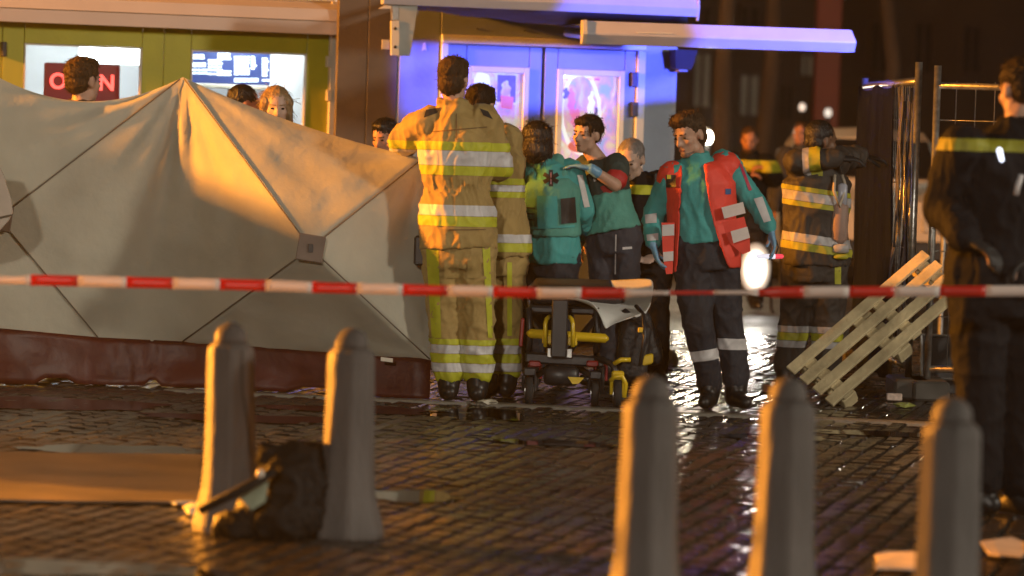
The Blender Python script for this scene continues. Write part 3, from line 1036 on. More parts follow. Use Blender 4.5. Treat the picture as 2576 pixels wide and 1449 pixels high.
def bare_tree(px, Y, r, h, label, seed):
    base = W(px, 400, Y); base.z = 0
    t = thing('tree', label, 'tree', base, 'bare trees behind the market')
    rnd = random.Random(seed)
    pts = [base + Vector((rnd.uniform(-.05, .05) * k, rnd.uniform(-.05, .05) * k, h * k / 6)) for k in range(7)]
    mb = MB(); mb.tube(pts, [r * (1.25 if k == 0 else 1) * (1 - 0.09 * k) for k in range(7)], 12)
    mb.build('trunk', M_BARK, t, True)
    mb = MB()
    for k in range(9):
        a = rnd.uniform(0, 6.28); z = h * rnd.uniform(.55, 1.0); d = Vector((math.cos(a), math.sin(a), rnd.uniform(.3, 1.0)))
        p = Vector((base.x, base.y, z)); q = p + d * rnd.uniform(1, 1.8); s = q + d * rnd.uniform(.6, 1.2) + Vector((rnd.uniform(-.4, .4), 0, .3))
        mb.tube([p, q, s], [r * .35, r * .2, r * .06], 6)
        for _ in range(4):
            e = q + Vector((rnd.uniform(-1, 1), rnd.uniform(-1, 1), rnd.uniform(.2, 1)))
            mb.tube([q, e], [r * .1, r * .03], 5)
    mb.build('crown', M_BARK, t, True)


bare_tree(1812, 52, 0.14, 7.0, 'dark tree trunk behind the head of the man in the red vest', 1)
bare_tree(1925, 58, 0.15, 8.0, 'dark tree trunk behind the bearded man', 2)
bare_tree(2235, 60, 0.14, 8.0, 'dark tree trunk far behind the black fence cloth', 3)
# red banner column
bn_ = thing('banner_column', 'tall dull red column far behind the dark-coated firefighter', 'column', Vector((W(2076, 300, 66).x, 66, 0)))
c = W(2076, 300, 66)
mb = MB(); mb.bbox((c.x, 66, 2.9), (0.20, 0, 0), (0, 0.2, 0), (0, 0, 2.7), 0.02); mb.build('column', M('dull_red', (0.11, 0.02, 0.014), rough=0.6, var=0.2, vscale=1), bn_)
mb = MB(); mb.bbox((c.x, 66, 0.1), (0.3, 0, 0), (0, 0.3, 0), (0, 0, 0.1), 0.02); mb.build('base', M_FAR, bn_)

# lamps far away, lit
M_GLOW = M('lamp_glow', (1, 1, 1), emit=(1.0, 0.93, 0.75), estr=26.0)
M_GLOW2 = M('lamp_glow_dim', (1, 1, 1), emit=(1.0, 0.85, 0.7), estr=1.0)


def post_lamp(px, py, Y, rad, mat, label, cat='lamp'):
    p = W(px, py, Y)
    t = thing('post_lamp', label, cat, (p.x, p.y, 0))
    mb = MB(); mb.tube([(p.x, p.y, 0), (p.x, p.y, p.z - rad * .9)], [0.05, 0.03], 10); mb.build('post', M_BLK, t, True)
    mb = MB(); mb.ball(p, (rad, 0, 0), (0, rad, 0), (0, 0, rad * 1.35)); mb.build('globe', mat, t, True)
    mb = MB(); mb.loft([(p + Vector((0, 0, rad * 1.2)), Vector((rad * .9, 0, 0)), Vector((0, rad * .9, 0))), (p + Vector((0, 0, rad * 1.6)), Vector((rad * .3, 0, 0)), Vector((0, rad * .3, 0)))], 14); mb.build('hood', M_BLK, t, True)
    return t


farl = post_lamp(1779, 346, 44, 0.058, M_GLOW, 'glowing round lamp right behind the head of the man in the red vest')
post_lamp(2018, 270, 60, 0.045, M_GLOW2, 'small dim round lamp left of the dull red column')
post_lamp(2083, 284, 60, 0.05, M_GLOW2, 'small dim round lamp in front of the dull red column')

# low work light
wp = W(1900, 676, 37.5)
wk = thing('work_light', 'dazzling white work light low behind the man in the red vest', 'lamp', (wp.x, wp.y, 0))
M_WORK = bpy.data.materials.new('work_light_glow'); M_WORK.use_nodes = True
_nt = M_WORK.node_tree; _b = _nt.nodes['Principled BSDF']
_tc = _nt.nodes.new('ShaderNodeTexCoord'); _mp = _nt.nodes.new('ShaderNodeMapping')
_mp.inputs['Location'].default_value = (0, 0, -wp.z / 0.24); _mp.inputs['Scale'].default_value = (1 / 0.145, 0.001, 1 / 0.24)
_gr = _nt.nodes.new('ShaderNodeTexGradient'); _gr.gradient_type = 'SPHERICAL'  # bloom painted into the lamp face: hot core fading to a warm rim
_rp = _nt.nodes.new('ShaderNodeValToRGB')
_e = _rp.color_ramp.elements; _e[0].position = 0.0; _e[0].color = (0.10, 0.07, 0.05, 1); _e[1].position = 0.75; _e[1].color = (34, 32, 29, 1)
_x = _rp.color_ramp.elements.new(0.25); _x.color = (0.9, 0.7, 0.52, 1); _x = _rp.color_ramp.elements.new(0.42); _x.color = (3.5, 3.0, 2.4, 1)
_nt.links.new(_tc.outputs['Object'], _mp.inputs[0]); _nt.links.new(_mp.outputs[0], _gr.inputs[0]); _nt.links.new(_gr.outputs[1], _rp.inputs[0]); _nt.links.new(_rp.outputs[0], _b.inputs['Emission Color'])
_b.inputs['Emission Strength'].default_value = 1.0; _b.inputs['Base Color'].default_value = (.1, .1, .1, 1)
mb = MB(); mb.ball(wp, (0.14, 0, 0), (0, 0.05, 0), (0, 0, 0.235), 28, 20); mb.build('lamp_face', M_WORK, wk, True)
mb = MB(); mb.bbox(wp + Vector((0, .085, 0)), (0.15, 0, 0), (0, 0.03, 0), (0, 0, 0.24), 0.02); mb.build('housing', M_BLK, wk)
for sx in (-1, 1):
    mb = MB(); mb.tube([wp + Vector((sx * .14, .08, 0)), Vector((wp.x + sx * .16, wp.y + .08, 0.03)), Vector((wp.x + sx * .16, wp.y - .16, 0.015))], 0.014, 8); mb.build('leg', M_BLK, wk, True)

# cream vehicle behind the fence
M_CARP = M('cream_car_paint', (0.55, 0.49, 0.40), rough=0.3, var=0.05, coat=0.5)
M_CARG = M('car_glass', (0.012, 0.012, 0.014), rough=0.06, var=0.1)
M_TYRE = M('tyre_rubber', (0.02, 0.02, 0.02), rough=0.8)
cx = W(2212, 400, 43).x
car = thing('van', 'cream van parked behind the fence, its rounded roof showing', 'van', (cx, 43, 0))
sec = []
for (y, w, z0, z1, top) in ((0, .80, .35, .95, 0), (.25, .86, .28, 1.05, 0), (.9, .88, .25, 1.12, 0), (4.0, .88, .25, 1.12, 0), (4.3, .84, .3, 1.05, 0)):
    sec.append([Vector((cx + a * w, 43 + y, z)) for a, z in ((-1, z0), (1, z0), (1.02, (z0 + z1) / 2), (1, z1), (-1, z1), (-1.02, (z0 + z1) / 2))])
mb = MB(); mb.rings(sec); mb.build('body', M_CARP, car)
sec = []
for (y, w, z1) in ((.75, .80, 1.15), (1.25, .72, 1.60), (1.6, .69, 1.69), (3.9, .69, 1.70), (4.25, .8, 1.15)):
    sec.append([Vector((cx + a * w, 43 + y, z)) for a, z in ((-1.05, 1.10), (1.05, 1.10), (1.02, max(1.11, z1 - .16)), (.86, z1 - .02), (0, z1 + .015), (-.86, z1 - .02), (-1.02, max(1.11, z1 - .16)))])
mb = MB(); mb.rings(sec); mb.build('cabin', M_CARP, car, False)
mb = MB(); mb.rings([[Vector((cx - .70, 43.80, 1.17)), Vector((cx + .70, 43.80, 1.17)), Vector((cx + .60, 44.22, 1.56)), Vector((cx - .60, 44.22, 1.56))], [Vector((cx - .70, 43.75, 1.19)), Vector((cx + .70, 43.75, 1.19)), Vector((cx + .60, 44.17, 1.58)), Vector((cx - .60, 44.17, 1.58))]]); mb.build('windscreen', M_CARG, car)
for sx in (-1, 1):
    mb = MB(); mb.bbox((cx + sx * .62, 42.99, .72), (.16, 0, 0), (0, .03, 0), (0, 0, .08), .02); mb.build('headlight', M('headlight_glass', (0.5, 0.5, 0.5), rough=0.1), car)
    for y in (43.7, 46.4):
        mb = MB(); mb.loft([(Vector((cx + sx * .74, y, .32)), Vector((0, .31, 0)), Vector((0, 0, .31))), (Vector((cx + sx * .90, y, .32)), Vector((0, .31, 0)), Vector((0, 0, .31)))], 20); mb.build('wheel', M_TYRE, car)
mb = MB(); mb.bbox((cx, 42.98, .45), (.8, 0, 0), (0, .04, 0), (0, 0, .1), .02); mb.build('bumper', M_BLK, car)

# warning board with red and pale violet triangle seen past the fence
p = W(2378, 512, 31)
wb = thing('warning_board', 'small red board with a pale violet triangle behind the fence', 'sign', (p.x, p.y, 0))
a = [W(2335, 492, 31), W(2376, 492, 31), W(2376, 528, 31), W(2335, 528, 31)]
mb = MB(); mb.rings([a, [q + Vector((0, .03, 0)) for q in a]]); mb.build('board', M('sign_board_red', (0.5, 0.03, 0.03), rough=0.5), wb)
a = [W(2362, 526, 30.96), W(2398, 526, 30.96), W(2384, 492, 30.96), W(2376, 490, 30.96)]
mb = MB(); mb.rings([a, [q + Vector((0, .03, 0)) for q in a]]); mb.build('triangle', M('triangle_glow', (0.75, 0.70, 0.85), rough=0.25, emit=(0.5, 0.42, 1.0), estr=0.35), wb)  # the triangle's faint emission stands in for light it throws back
mb = MB(); mb.tube([(p.x, p.y + .04, 0), (p.x, p.y + .04, p.z)], .02); mb.build('stand', M_STEEL, wb)

# ------------------------------------------------------------------ construction fence
M_GALV = M('galvanised_tube', (0.50, 0.50, 0.47), rough=0.3, metal=0.85, var=0.3, vscale=25, bump=0.1, bscale=80)
M_BCLOTH = M('black_fence_cloth', (0.005, 0.007, 0.015), rough=0.8, spec=0.06, var=0.5, vscale=8, bump=0.5, bscale=22, stretch=(1, 1, 0.3))
M_NET = M('grey_netting', (0.08, 0.08, 0.085), rough=0.6, var=0.5, vscale=30)


def fence_panel(A, B, H, label, wires=True, posttop=(0.1, 0.1)):
    root = thing('fence_panel', label, 'fence', ((A.x + B.x) / 2, (A.y + B.y) / 2, 0), 'mesh site fence panels')
    up = Vector((0, 0, 1))
    for k, P in enumerate((A, B)):
        mb = MB(); mb.tube([P + up * 0.06, P + up * (H + posttop[k])], 0.022, 12); mb.build('post', M_GALV, root, True)
        mb = MB(); mb.bbox(P + up * 0.06, (0.11, 0, 0), (0, 0.32, 0), (0, 0, 0.06), 0.015); mb.build('foot', M('fence_foot', (0.07, 0.065, 0.055), rough=0.7, var=0.3), root)
    for z in (H, 0.18):
        mb = MB(); mb.tube([A + up * z, B + up * z], 0.021, 12); mb.build('rail', M_GALV, root, True)
    if wires:
        L = (B - A).length; n = int(L / 0.115)
        w0 = None
        for i in range(1, n):
            q = A + (B - A) * (i / n)
            if w0 is None:
                mb = MB(); mb.tube([q + up * 0.18, q + up * (H + 0.03)], 0.0035, 5)
                w0 = mb.build('wire', M_GALV, root, True); q0 = q
            else:
                shared_copy(w0, root, loc=q - q0)
        for z in (0.5, 0.9, 1.3, 1.7):
            mb = MB(); mb.tube([A + up * z, B + up * z], 0.0035, 5); mb.build('cross_wire', M_GALV, root, True)
    return root


FA = W(2166, 500, 29.0); FA.z = 0
FB = W(2300, 500, 25.7); FB.z = 0
FH = 1.93
f1 = fence_panel(FA, FB, FH, 'site fence panel hung with black cloth behind the pallet', posttop=(0.06, 0.12))
FC = W(2348, 500, 25.6); FC.z = 0
FD = FC + Vector((3.2, 0.25, 0))
f2 = fence_panel(FC, FD, FH - .02, 'bare mesh site fence panel behind the dark officer at right', posttop=(0.12, 0.1))


def hang_cloth(A, B, t0, t1, z0, z1, name, mat, root, amp=0.03, seed=0, nx=46, nz=30, offn=0.04):
    d = (B - A).normalized(); nrm = Vector((d.y, -d.x, 0))
    if nrm.y > 0: nrm = -nrm
    vs = []; fs = []
    L = (B - A).length
    for i in range(nx + 1):
        t = t0 + (t1 - t0) * i / nx
        for j in range(nz + 1):
            s = j / nz
            z = z1 + (z0 - z1) * s
            p = A + (B - A) * t
            q = Vector((t * L * 3.2, s * 1.1, seed))
            w = amp * (noise.noise(q) * 1.2 + 0.6 * noise.noise(q * 2.7)) * (0.35 + 0.65 * s)
            sag = 0.035 * abs(math.sin(t * L * 2.6)) * (1 - s)
            vs.append(p + nrm * (offn + w) + Vector((0, 0, z - sag)))
    for i in range(nx):
        for j in range(nz):
            k = i * (nz + 1) + j
            fs.append((k, k + 1, k + nz + 2, k + nz + 1))
    o = mesh_obj(name, vs, fs, mat, root, True)
    m = o.modifiers.new('t', 'SOLIDIFY'); m.thickness = 0.003
    return o


hang_cloth(FA, FB, 0.0, 0.72, 0.05, FH + 0.005, 'cloth', M_BCLOTH, f1, amp=0.06, seed=1)
rs = random.Random(11)
for k in range(16):
    t = 0.72 + 0.25 * k / 15
    hang_cloth(FA, FB, t, t + rs.uniform(.010, .022), rs.uniform(.1, 1.1), FH - rs.uniform(0, .1), 'torn_strip', M_NET if k % 3 else M_BCLOTH, f1, amp=0.05, seed=20 + k, nx=2, nz=14, offn=0.02 + rs.uniform(-.02, .03))
# dark framed board behind the fence
bd = thing('dark_board', 'dark framed board standing behind the fence beside the pallet', 'board', W(2346, 990, 26.2))
a = [W(2318, 842, 26.2), W(2420, 846, 26.2), W(2420, 955, 26.2), W(2318, 951, 26.2)]
mb = MB(); mb.rings([a, [q + Vector((0, .03, 0)) for q in a]]); mb.build('panel', M_BLK, bd)
for i in range(4):
    mb = MB(); mb.tube([a[i] + Vector((0, -.008, 0)), a[(i + 1) % 4] + Vector((0, -.008, 0))], 0.009, 6); mb.build('edge_strip', M_STEEL, bd)
mb = MB(); mb.abox((a[0].x, 26.2, 0.0), (a[1].x, 26.26, a[2].z - .01)); mb.build('stand', M_BLK, bd)

# ------------------------------------------------------------------ pallet
M_WOOD = M('pallet_wood', (0.58, 0.48, 0.28), rough=0.7, var=0.4, vscale=5, bump=0.35, bscale=30, stretch=(1, 1, 1))
c0 = G(2098, 1024)
Pb = Vector((c0.x, c0.y, 0.012))
dirL = (W(2345, 800, 24.9) - W(2098, 1015, 24.5))
e1 = (W(2345, 607, 25.0) - W(2012, 893, 24.75)).normalized()
e2 = (W(2012, 893, 24.75) - Pb); e2 = (e2 - e1 * e2.dot(e1)).normalized()
e3 = e1.cross(e2)
if e3.y > 0: e3 = -e3
pl = thing('pallet', 'wooden pallet tipped on its corner against the black fence cloth', 'pallet', Pb)
PLn, BWp, SPp = 1.10, 0.036, 0.116
for i in range(4):
    mb = MB()
    mb.bbox(Pb + e1 * (PLn / 2 + rs.uniform(-.012, .012)) + e2 * (BWp + i * SPp) + e3 * 0.0, e1 * PLn / 2, e2 * BWp, e3 * 0.011, 0.003)
    mb.build('board', M_WOOD, pl)
for t in (0.11, 0.50, 0.66, 1.02):
    mb = MB(); mb.bbox(Pb + e1 * t + e2 * (BWp + 1.5 * SPp) - e3 * 0.024, e1 * 0.036, e2 * (BWp + 1.5 * SPp), e3 * 0.012, 0.003); mb.build('cross_board', M_WOOD, pl)
for t in (0.11, 0.55, 1.02):
    for i in (0, 1.5, 3):
        mb = MB(); mb.bbox(Pb + e1 * t + e2 * (BWp + i * SPp) - e3 * 0.075, e1 * 0.05, e2 * 0.04, e3 * 0.038, 0.004); mb.build('block', M_WOOD, pl)
    mb = MB(); mb.bbox(Pb + e1 * t + e2 * (BWp + 1.5 * SPp) - e3 * 0.125, e1 * 0.045, e2 * (BWp + 1.5 * SPp), e3 * 0.011, 0.003); mb.build('bottom_board', M_WOOD, pl)

# ------------------------------------------------------------------ white privacy screen
M_TENT = M('screen_fabric', (0.56, 0.54, 0.44), rough=0.75, var=0.16, vscale=1.9, bump=0.45, bscale=9, translucent=0.2)
M_SKIRT = M('screen_red_skirt', (0.075, 0.009, 0.006), rough=0.5, var=0.2, vscale=4, bump=0.3, bscale=10)
M_POLE = M('screen_pole', (0.16, 0.135, 0.10), rough=0.6)
PK = W(460, 194, 24.5); LP = W(-12, 190, 24.3); H1 = W(-2, 548, 24.12); H2 = W(782, 624, 23.62)
TR = W(1064, 398, 24.12); BRc = W(1084, 906, 24.0); B1 = W(250, 852, 24.4); B2 = W(455, 862, 24.4)
LT = W(-420, 330, 24.0); LB = W(-420, 812, 24.0); B0 = W(-120, 818, 24.0)
V = [PK, LP, H1, H2, TR, BRc, B1, B2, LT, LB, B0]
names = {k: i for i, k in enumerate(['PK', 'LP', 'H1', 'H2', 'TR', 'BR', 'B1', 'B2', 'LT', 'LB', 'B0'])}
tris = [('PK', 'H2', 'TR'), ('TR', 'H2', 'BR'), ('BR', 'H2', 'B2'), ('B2', 'H2', 'PK'), ('PK', 'B1', 'B2'), ('PK', 'H1', 'B1'), ('LP', 'H1', 'PK'),
        ('LT', 'H1', 'LP'), ('LT', 'LB', 'H1'), ('LB', 'B0', 'H1'), ('B0', 'B1', 'H1')]
poles = [('PK', 'H2'), ('TR', 'H2'), ('BR', 'H2'), ('B2', 'H2'), ('H1', 'PK'), ('H1', 'B1'), ('H1', 'LT'), ('H1', 'LB')]
scr = thing('privacy_screen', 'beige privacy screen with a red skirt hiding the scene at left', 'screen', Vector((PK.x, PK.y, 0)))
bm = bmesh.new()
bv = [bm.verts.new(v) for v in V]
for t in tris: bm.faces.new([bv[names[k]] for k in t])
for _ in range(5):
    bmesh.ops.subdivide_edges(bm, edges=bm.edges[:], cuts=1, use_grid_fill=True)
bmesh.ops.triangulate(bm, faces=[f for f in bm.faces if len(f.verts) > 4])
bm.verts.ensure_lookup_table()
nV = len(bm.verts)
co = np.array([v.co[:] for v in bm.verts])


def seg_d(P, a, b):
    a = np.array(a); b = np.array(b); ab = b - a
    t = np.clip(((P - a) @ ab) / (ab @ ab), 0, 1)
    return np.linalg.norm(P - (a + t[:, None] * ab), axis=1), t


pin = np.zeros(nV, bool); mindp = np.full(nV, 9.0)
for a, b in poles:
    dd, _ = seg_d(co, V[names[a]], V[names[b]]); pin |= dd < 1e-4; mindp = np.minimum(mindp, dd)
for a, b in (('BR', 'B2'), ('B2', 'B1'), ('B1', 'B0'), ('B0', 'LB'), ('TR', 'BR')):
    dd, _ = seg_d(co, V[names[a]], V[names[b]]); pin |= dd < 1e-4
for k in V:
    pin |= np.linalg.norm(co - np.array(k), axis=1) < 1e-4
pairs = np.array([[e.verts[0].index, e.verts[1].index] for e in bm.edges])
bnd = np.array([v.is_boundary for v in bm.verts])
be = np.array([[e.verts[0].index, e.verts[1].index] for e in bm.edges if e.is_boundary])
deg = np.zeros(nV); np.add.at(deg, pairs[:, 0], 1); np.add.at(deg, pairs[:, 1], 1)
degb = np.zeros(nV); np.add.at(degb, be[:, 0], 1); np.add.at(degb, be[:, 1], 1)
for a, b, sg in (('LP', 'PK', 0.145), ('PK', 'TR', 0.045), ('LT', 'LP', 0.08)):
    dd, tt = seg_d(co, V[names[a]], V[names[b]])
    on = dd < 1e-4
    co[on, 2] -= 4 * sg * (tt * (1 - tt))[on]
    pin |= on
topb = bnd & ~pin
for it in range(160):
    acc = np.zeros_like(co)
    np.add.at(acc, pairs[:, 0], co[pairs[:, 1]]); np.add.at(acc, pairs[:, 1], co[pairs[:, 0]])
    new = acc / deg[:, None]
    accb = np.zeros_like(co)
    np.add.at(accb, be[:, 0], co[be[:, 1]]); np.add.at(accb, be[:, 1], co[be[:, 0]])
    nb = accb / np.maximum(degb, 1)[:, None]
    nb[:, 2] -= 0.00055
    new[topb] = nb[topb]
    co = np.where(pin[:, None], co, co * 0.4 + new * 0.6)
# creases: radiating folds below the peak, slack ripples along the top, slow billows
pkv = np.array(PK)
dv = co - pkv
rr = np.linalg.norm(dv, axis=1); ang = np.arctan2(dv[:, 0], -dv[:, 2])
fold = 0.030 * np.exp(-rr / 0.5) * np.sin(ang * 13 + 0.6) * (rr > 0.02) * np.minimum(1, rr / 0.12)
fold += 0.018 * np.exp(-rr / 1.1) * np.sin(ang * 23 + rr * 2) * np.minimum(1, rr / 0.2)
trv = np.array(TR); d2 = co - trv; r2 = np.linalg.norm(d2, axis=1); a2 = np.arctan2(d2[:, 2], -d2[:, 0])
fold += 0.016 * np.exp(-r2 / 0.8) * np.sin(a2 * 15) * np.minimum(1, r2 / 0.1)
brv = np.array(BRc); d3 = co - brv; r3 = np.linalg.norm(d3, axis=1); a3 = np.arctan2(d3[:, 2], -d3[:, 0])
fold += 0.012 * np.exp(-r3 / 0.7) * np.sin(a3 * 11 + 1) * np.minimum(1, r3 / 0.1)
bil = np.array([noise.noise(Vector((c[0] * 1.7, c[2] * 1.9, 3.0))) * 0.020 + (1 - 2.2 * abs(noise.noise(Vector((c[0] * 2.6 + c[2] * 2.0, c[2] * 2.6 - c[0] * 1.2, 9.0))))) * 0.014 for c in co])
co[:, 1] -= np.where(pin, 0, (fold + bil) * np.minimum(1, mindp / 0.15))
for v, c in zip(bm.verts, co): v.co = Vector(c) - scr.location
bm.normal_update()
me = bpy.data.meshes.new('fabric'); bm.to_mesh(me); bm.free()
fab = link_mesh('fabric', me, M_TENT, scr, True)
for a, b in poles:
    A_, B_ = V[names[a]], V[names[b]]
    mb = MB(); o_ = Vector((0, -0.010, 0))
    mb.tube([A_ * (1 - t) + B_ * t + o_ for t in np.linspace(0.01, 0.985, 8)], 0.0042, 6); mb.build('pole', M_POLE, scr, True)
for Hc, s_ in ((H2, 0.075), (H1, 0.075)):
    mb = MB(); c = Hc + Vector((0, -0.008, 0))
    mb.bbox(c, Vector((s_, 0, -.01)), Vector((0, 0.007, 0)), Vector((.01, 0, s_)), 0.006); hb = mb.build('hub_patch', M('hub_patch_cloth', (0.22, 0.17, 0.14), rough=0.8), scr)
    mb = MB(); mb.bbox(c + Vector((0, -0.008, 0)), (0.014, 0, 0), (0, 0.006, 0), (0, 0, 0.024), 0.002); mb.build('hub_slot', M_BLK, hb)
# red skirt
top = [LB, B0, B1, B2, BRc]
pts = []
for a, b in zip(top[:-1], top[1:]):
    for t in np.linspace(0, 1, 14, endpoint=False): pts.append(a * (1 - t) + b * t)
pts.append(BRc)
vs = []; fs = []; nz = 8
for i, p in enumerate(pts):
    lift = 0.0 if noise.noise(Vector((i * .23, 4, 0))) < 0.12 else 0.035
    for j in range(nz + 1):
        s = j / nz
        w = 0.045 * noise.noise(Vector((i * .30, s * 1.3, 2))) * s + 0.02 * noise.noise(Vector((i * .9, s * 2, 7)))
        vs.append(Vector((p.x, p.y - 0.006 - w - 0.05 * s, (p.z + 0.008) * (1 - s) + (0.006 + lift) * s)))
for i in range(len(pts) - 1):
    for j in range(nz):
        k = i * (nz + 1) + j
        fs.append((k, k + 1, k + nz + 2, k + nz + 1))
sk = mesh_obj('skirt', vs, fs, M_SKIRT, scr, True)
m_ = sk.modifiers.new('t', 'SOLIDIFY'); m_.thickness = 0.003
mb = MB(); c = W(973, 905, 23.9); mb.bbox(c, (0.035, 0, -.003), (0, .003, 0), (0, 0, .012), .002); mb.build('care_label', M_CREAM, scr)
# pale corner of a second screen at the left edge
M_SH = M('sheet_pale', (0.60, 0.52, 0.44), rough=0.8, var=0.08)
SHY = 23.75
sh = thing('hanging_sheet', 'pale hanging sheet corner at the left edge of the screen', 'sheet', Vector((W(-20, 600, 23.4).x, 23.4, 0)))
out = [(-160, 380), (-10, 400), (10, 440), (28, 500), (33, 535), (22, 556), (0, 580), (-30, 600), (-160, 640)]
mb = MB(); mb.rings([[W(x, y, 23.42) for x, y in out], [W(x * .98 - 1, 500 + (y - 500) * .98, 23.36) for x, y in out]]); mb.build('cloth', M_SH, sh, False)
mb = MB(); mb.tube([W(-60, 560, 23.35), W(-10, 549, 23.345), W(30, 541, 23.35)], 0.006, 6); mb.build('seam', M_POLE, sh)
mb = MB(); pp = W(-130, 600, 23.45); mb.tube([(pp.x, 23.45, 0), (pp.x, 23.45, 1.7)], 0.015, 8); mb.build('pole', M_STEEL, sh)

# ------------------------------------------------------------------ stretcher
SY = 23.85
M_SYEL = M('stretcher_yellow', (0.75, 0.50, 0.02), rough=0.3, var=0.12, coat=0.3)
M_SBLK = M('stretcher_black', (0.02, 0.02, 0.022), rough=0.4, var=0.3)
M_SRED = M('stretcher_red', (0.22, 0.012, 0.012), rough=0.35, var=0.15)
M_SHEET = M('white_sheet', (0.68, 0.68, 0.64), rough=0.7, var=0.06, bump=0.2, bscale=20)
M_BAG = M('black_nylon', (0.02, 0.02, 0.022), rough=0.55, var=0.3, bump=0.4, bscale=50)
c = W(1440, 1000, SY + 0.8)
st = thing('stretcher', 'black and yellow ambulance stretcher with a white sheet, seen from its end', 'stretcher', (c.x, c.y, 0))


def spart(name, mat, fn, smooth=True, parent=st):
    mb = MB(); fn(mb); return mb.build(name, mat, parent, smooth)


LEN = 1.4
xl, xr = W(1322, 960, SY).x, W(1528, 960, SY).x
zt_ = W(1420, 752, SY).z
# bed deck and mattress
spart('deck', M_SBLK, lambda m: m.bbox(((xl + xr) / 2 + .03, SY + LEN / 2 + .1, zt_ - 0.07), (0.26, 0, 0), (0, LEN / 2, 0), (0, 0, 0.022), 0.012), False)
spart('mattress', M_BAG, lambda m: m.bbox(((xl + xr) / 2 + .04, SY + LEN / 2 + .12, zt_), (0.27, 0, 0), (0, LEN / 2 - .03, 0), (0, 0, 0.042), 0.03))
spart('backrest', M_BAG, lambda m: m.bbox(((xl + xr) / 2 + .04, SY + 1.0, zt_ + .02), (0.24, 0, 0), (0, 0.28, 0.02), (0, -0.006, 0.035), 0.02))
# yellow lift bar and two U grips
spart('lift_bar', M_SYEL, lambda m: m.bbox(W(1428, 845, SY), Vector((0.235, 0, -.008)), (0, 0.03, 0), (0, 0, 0.026), 0.02))
spart('lift_bar_plate', M_SYEL, lambda m: m.bbox(W(1408, 856, SY - .03), Vector((0.10, 0, -.003)), (0, 0.008, 0), (0, 0, 0.026), 0.006), False)
for x in (1372, 1441):
    sg = 1 if x > 1400 else -1
    spart('grip', M_SYEL, lambda m: m.tube([W(x, 872, SY - .05), W(x, 840, SY - .06), W(x + sg * 0, 815, SY - .06), W(x - sg * 3, 803, SY - .05), W(x - sg * 10, 796, SY - .02)], 0.0125, 10))
spart('centre_column', M_SBLK, lambda m: m.bbox(W(1407, 826, SY - .075), Vector((0.046, 0, 0)), (0, 0.02, 0), (0, 0, 0.165), 0.008), False)
spart('side_rail', M_SRED, lambda m: m.bbox(W(1312, 836, SY), Vector((0.011, 0, 0)), (0, 0.02, 0), (0.004, 0, 0.082), 0.006), False)
for x in (1330, 1500):
    spart('frame_tube', M_SBLK, lambda m: m.tube([W(x, 775, SY + .02), W(x + 4, 850, SY + .05), W(x, 880, SY + .05), W(x, 880, SY + LEN)], 0.018, 10))
for (xa, xb) in ((1335, 1500), (1500, 1335)):
    spart('cross_leg', M_SBLK, lambda m: m.tube([W(xa, 955, SY + .02), W((xa + xb) / 2, 900, SY + LEN * .5), W(xb, 800, SY + LEN * .9)], 0.02, 10))
spart('lower_frame', M_SBLK, lambda m: m.bbox(W(1420, 905, SY + .03), Vector((0.225, 0, -.007)), (0, 0.03, 0), (0, 0, 0.032), 0.012), False)
spart('control_box', M_SBLK, lambda m: m.bbox(W(1412, 945, SY), Vector((0.10, 0, 0)), (0, 0.05, 0), (0, 0, 0.055), 0.02))
spart('reflector_plate', M_STEEL, lambda m: m.bbox(W(1408, 888, SY - .045), Vector((0.07, 0, 0)), (0, 0.004, 0), (0, 0, 0.026), 0.003), False)
spart('yellow_label', M_SYEL, lambda m: m.rings([[W(1428, 948, SY - .055), W(1470, 950, SY - .055), W(1455, 966, SY - .055), W(1440, 966, SY - .055)], [W(1428, 948, SY - .052), W(1470, 950, SY - .052), W(1455, 966, SY - .052), W(1440, 966, SY - .052)]]), False)
for x in (1345, 1490):
    spart('red_bracket', M_SRED, lambda m: m.bbox(W(x, 915, SY - .02), Vector((0.034, 0, 0)), (0, 0.02, 0), (0, 0, 0.018), 0.008), False)


def wheel(px, py, Y, r, fork_mat, yel):
    p = W(px, py, Y); p.z = r
    w = bpy.data.objects.new('wheel', None); COL.objects.link(w); w.parent = st
    ax = Vector((1, 0, 0))
    mb = MB()
    it = []
    for (dx, rr) in ((-.022, r * .8), (-.02, r * .94), (-.01, r), (.01, r), (.02, r * .94), (.022, r * .8)):
        it.append((p + ax * dx, Vector((0, rr, 0)), Vector((0, 0, rr))))
    mb.loft(it, 22); mb.build('tyre', M_TYRE, w, True)
    mb = MB(); mb.loft([(p - ax * .025, Vector((0, r * .5, 0)), Vector((0, 0, r * .5))), (p + ax * .025, Vector((0, r * .5, 0)), Vector((0, 0, r * .5)))], 16); mb.build('rim', M_STEEL, w)
    mb = MB()
    for sx in (-1, 1):
        mb.tube([p + ax * sx * .034, p + ax * sx * .034 + Vector((0, 0, r * 1.0)), p + ax * sx * .02 + Vector((0, .01, r * 1.35))], 0.010, 8)
    mb.bbox(p + Vector((0, 0.01, r * 1.4)), (0.035, 0, 0), (0, 0.03, 0), (0, 0, 0.025), 0.008)
    mb.build('fork', fork_mat, w, False)


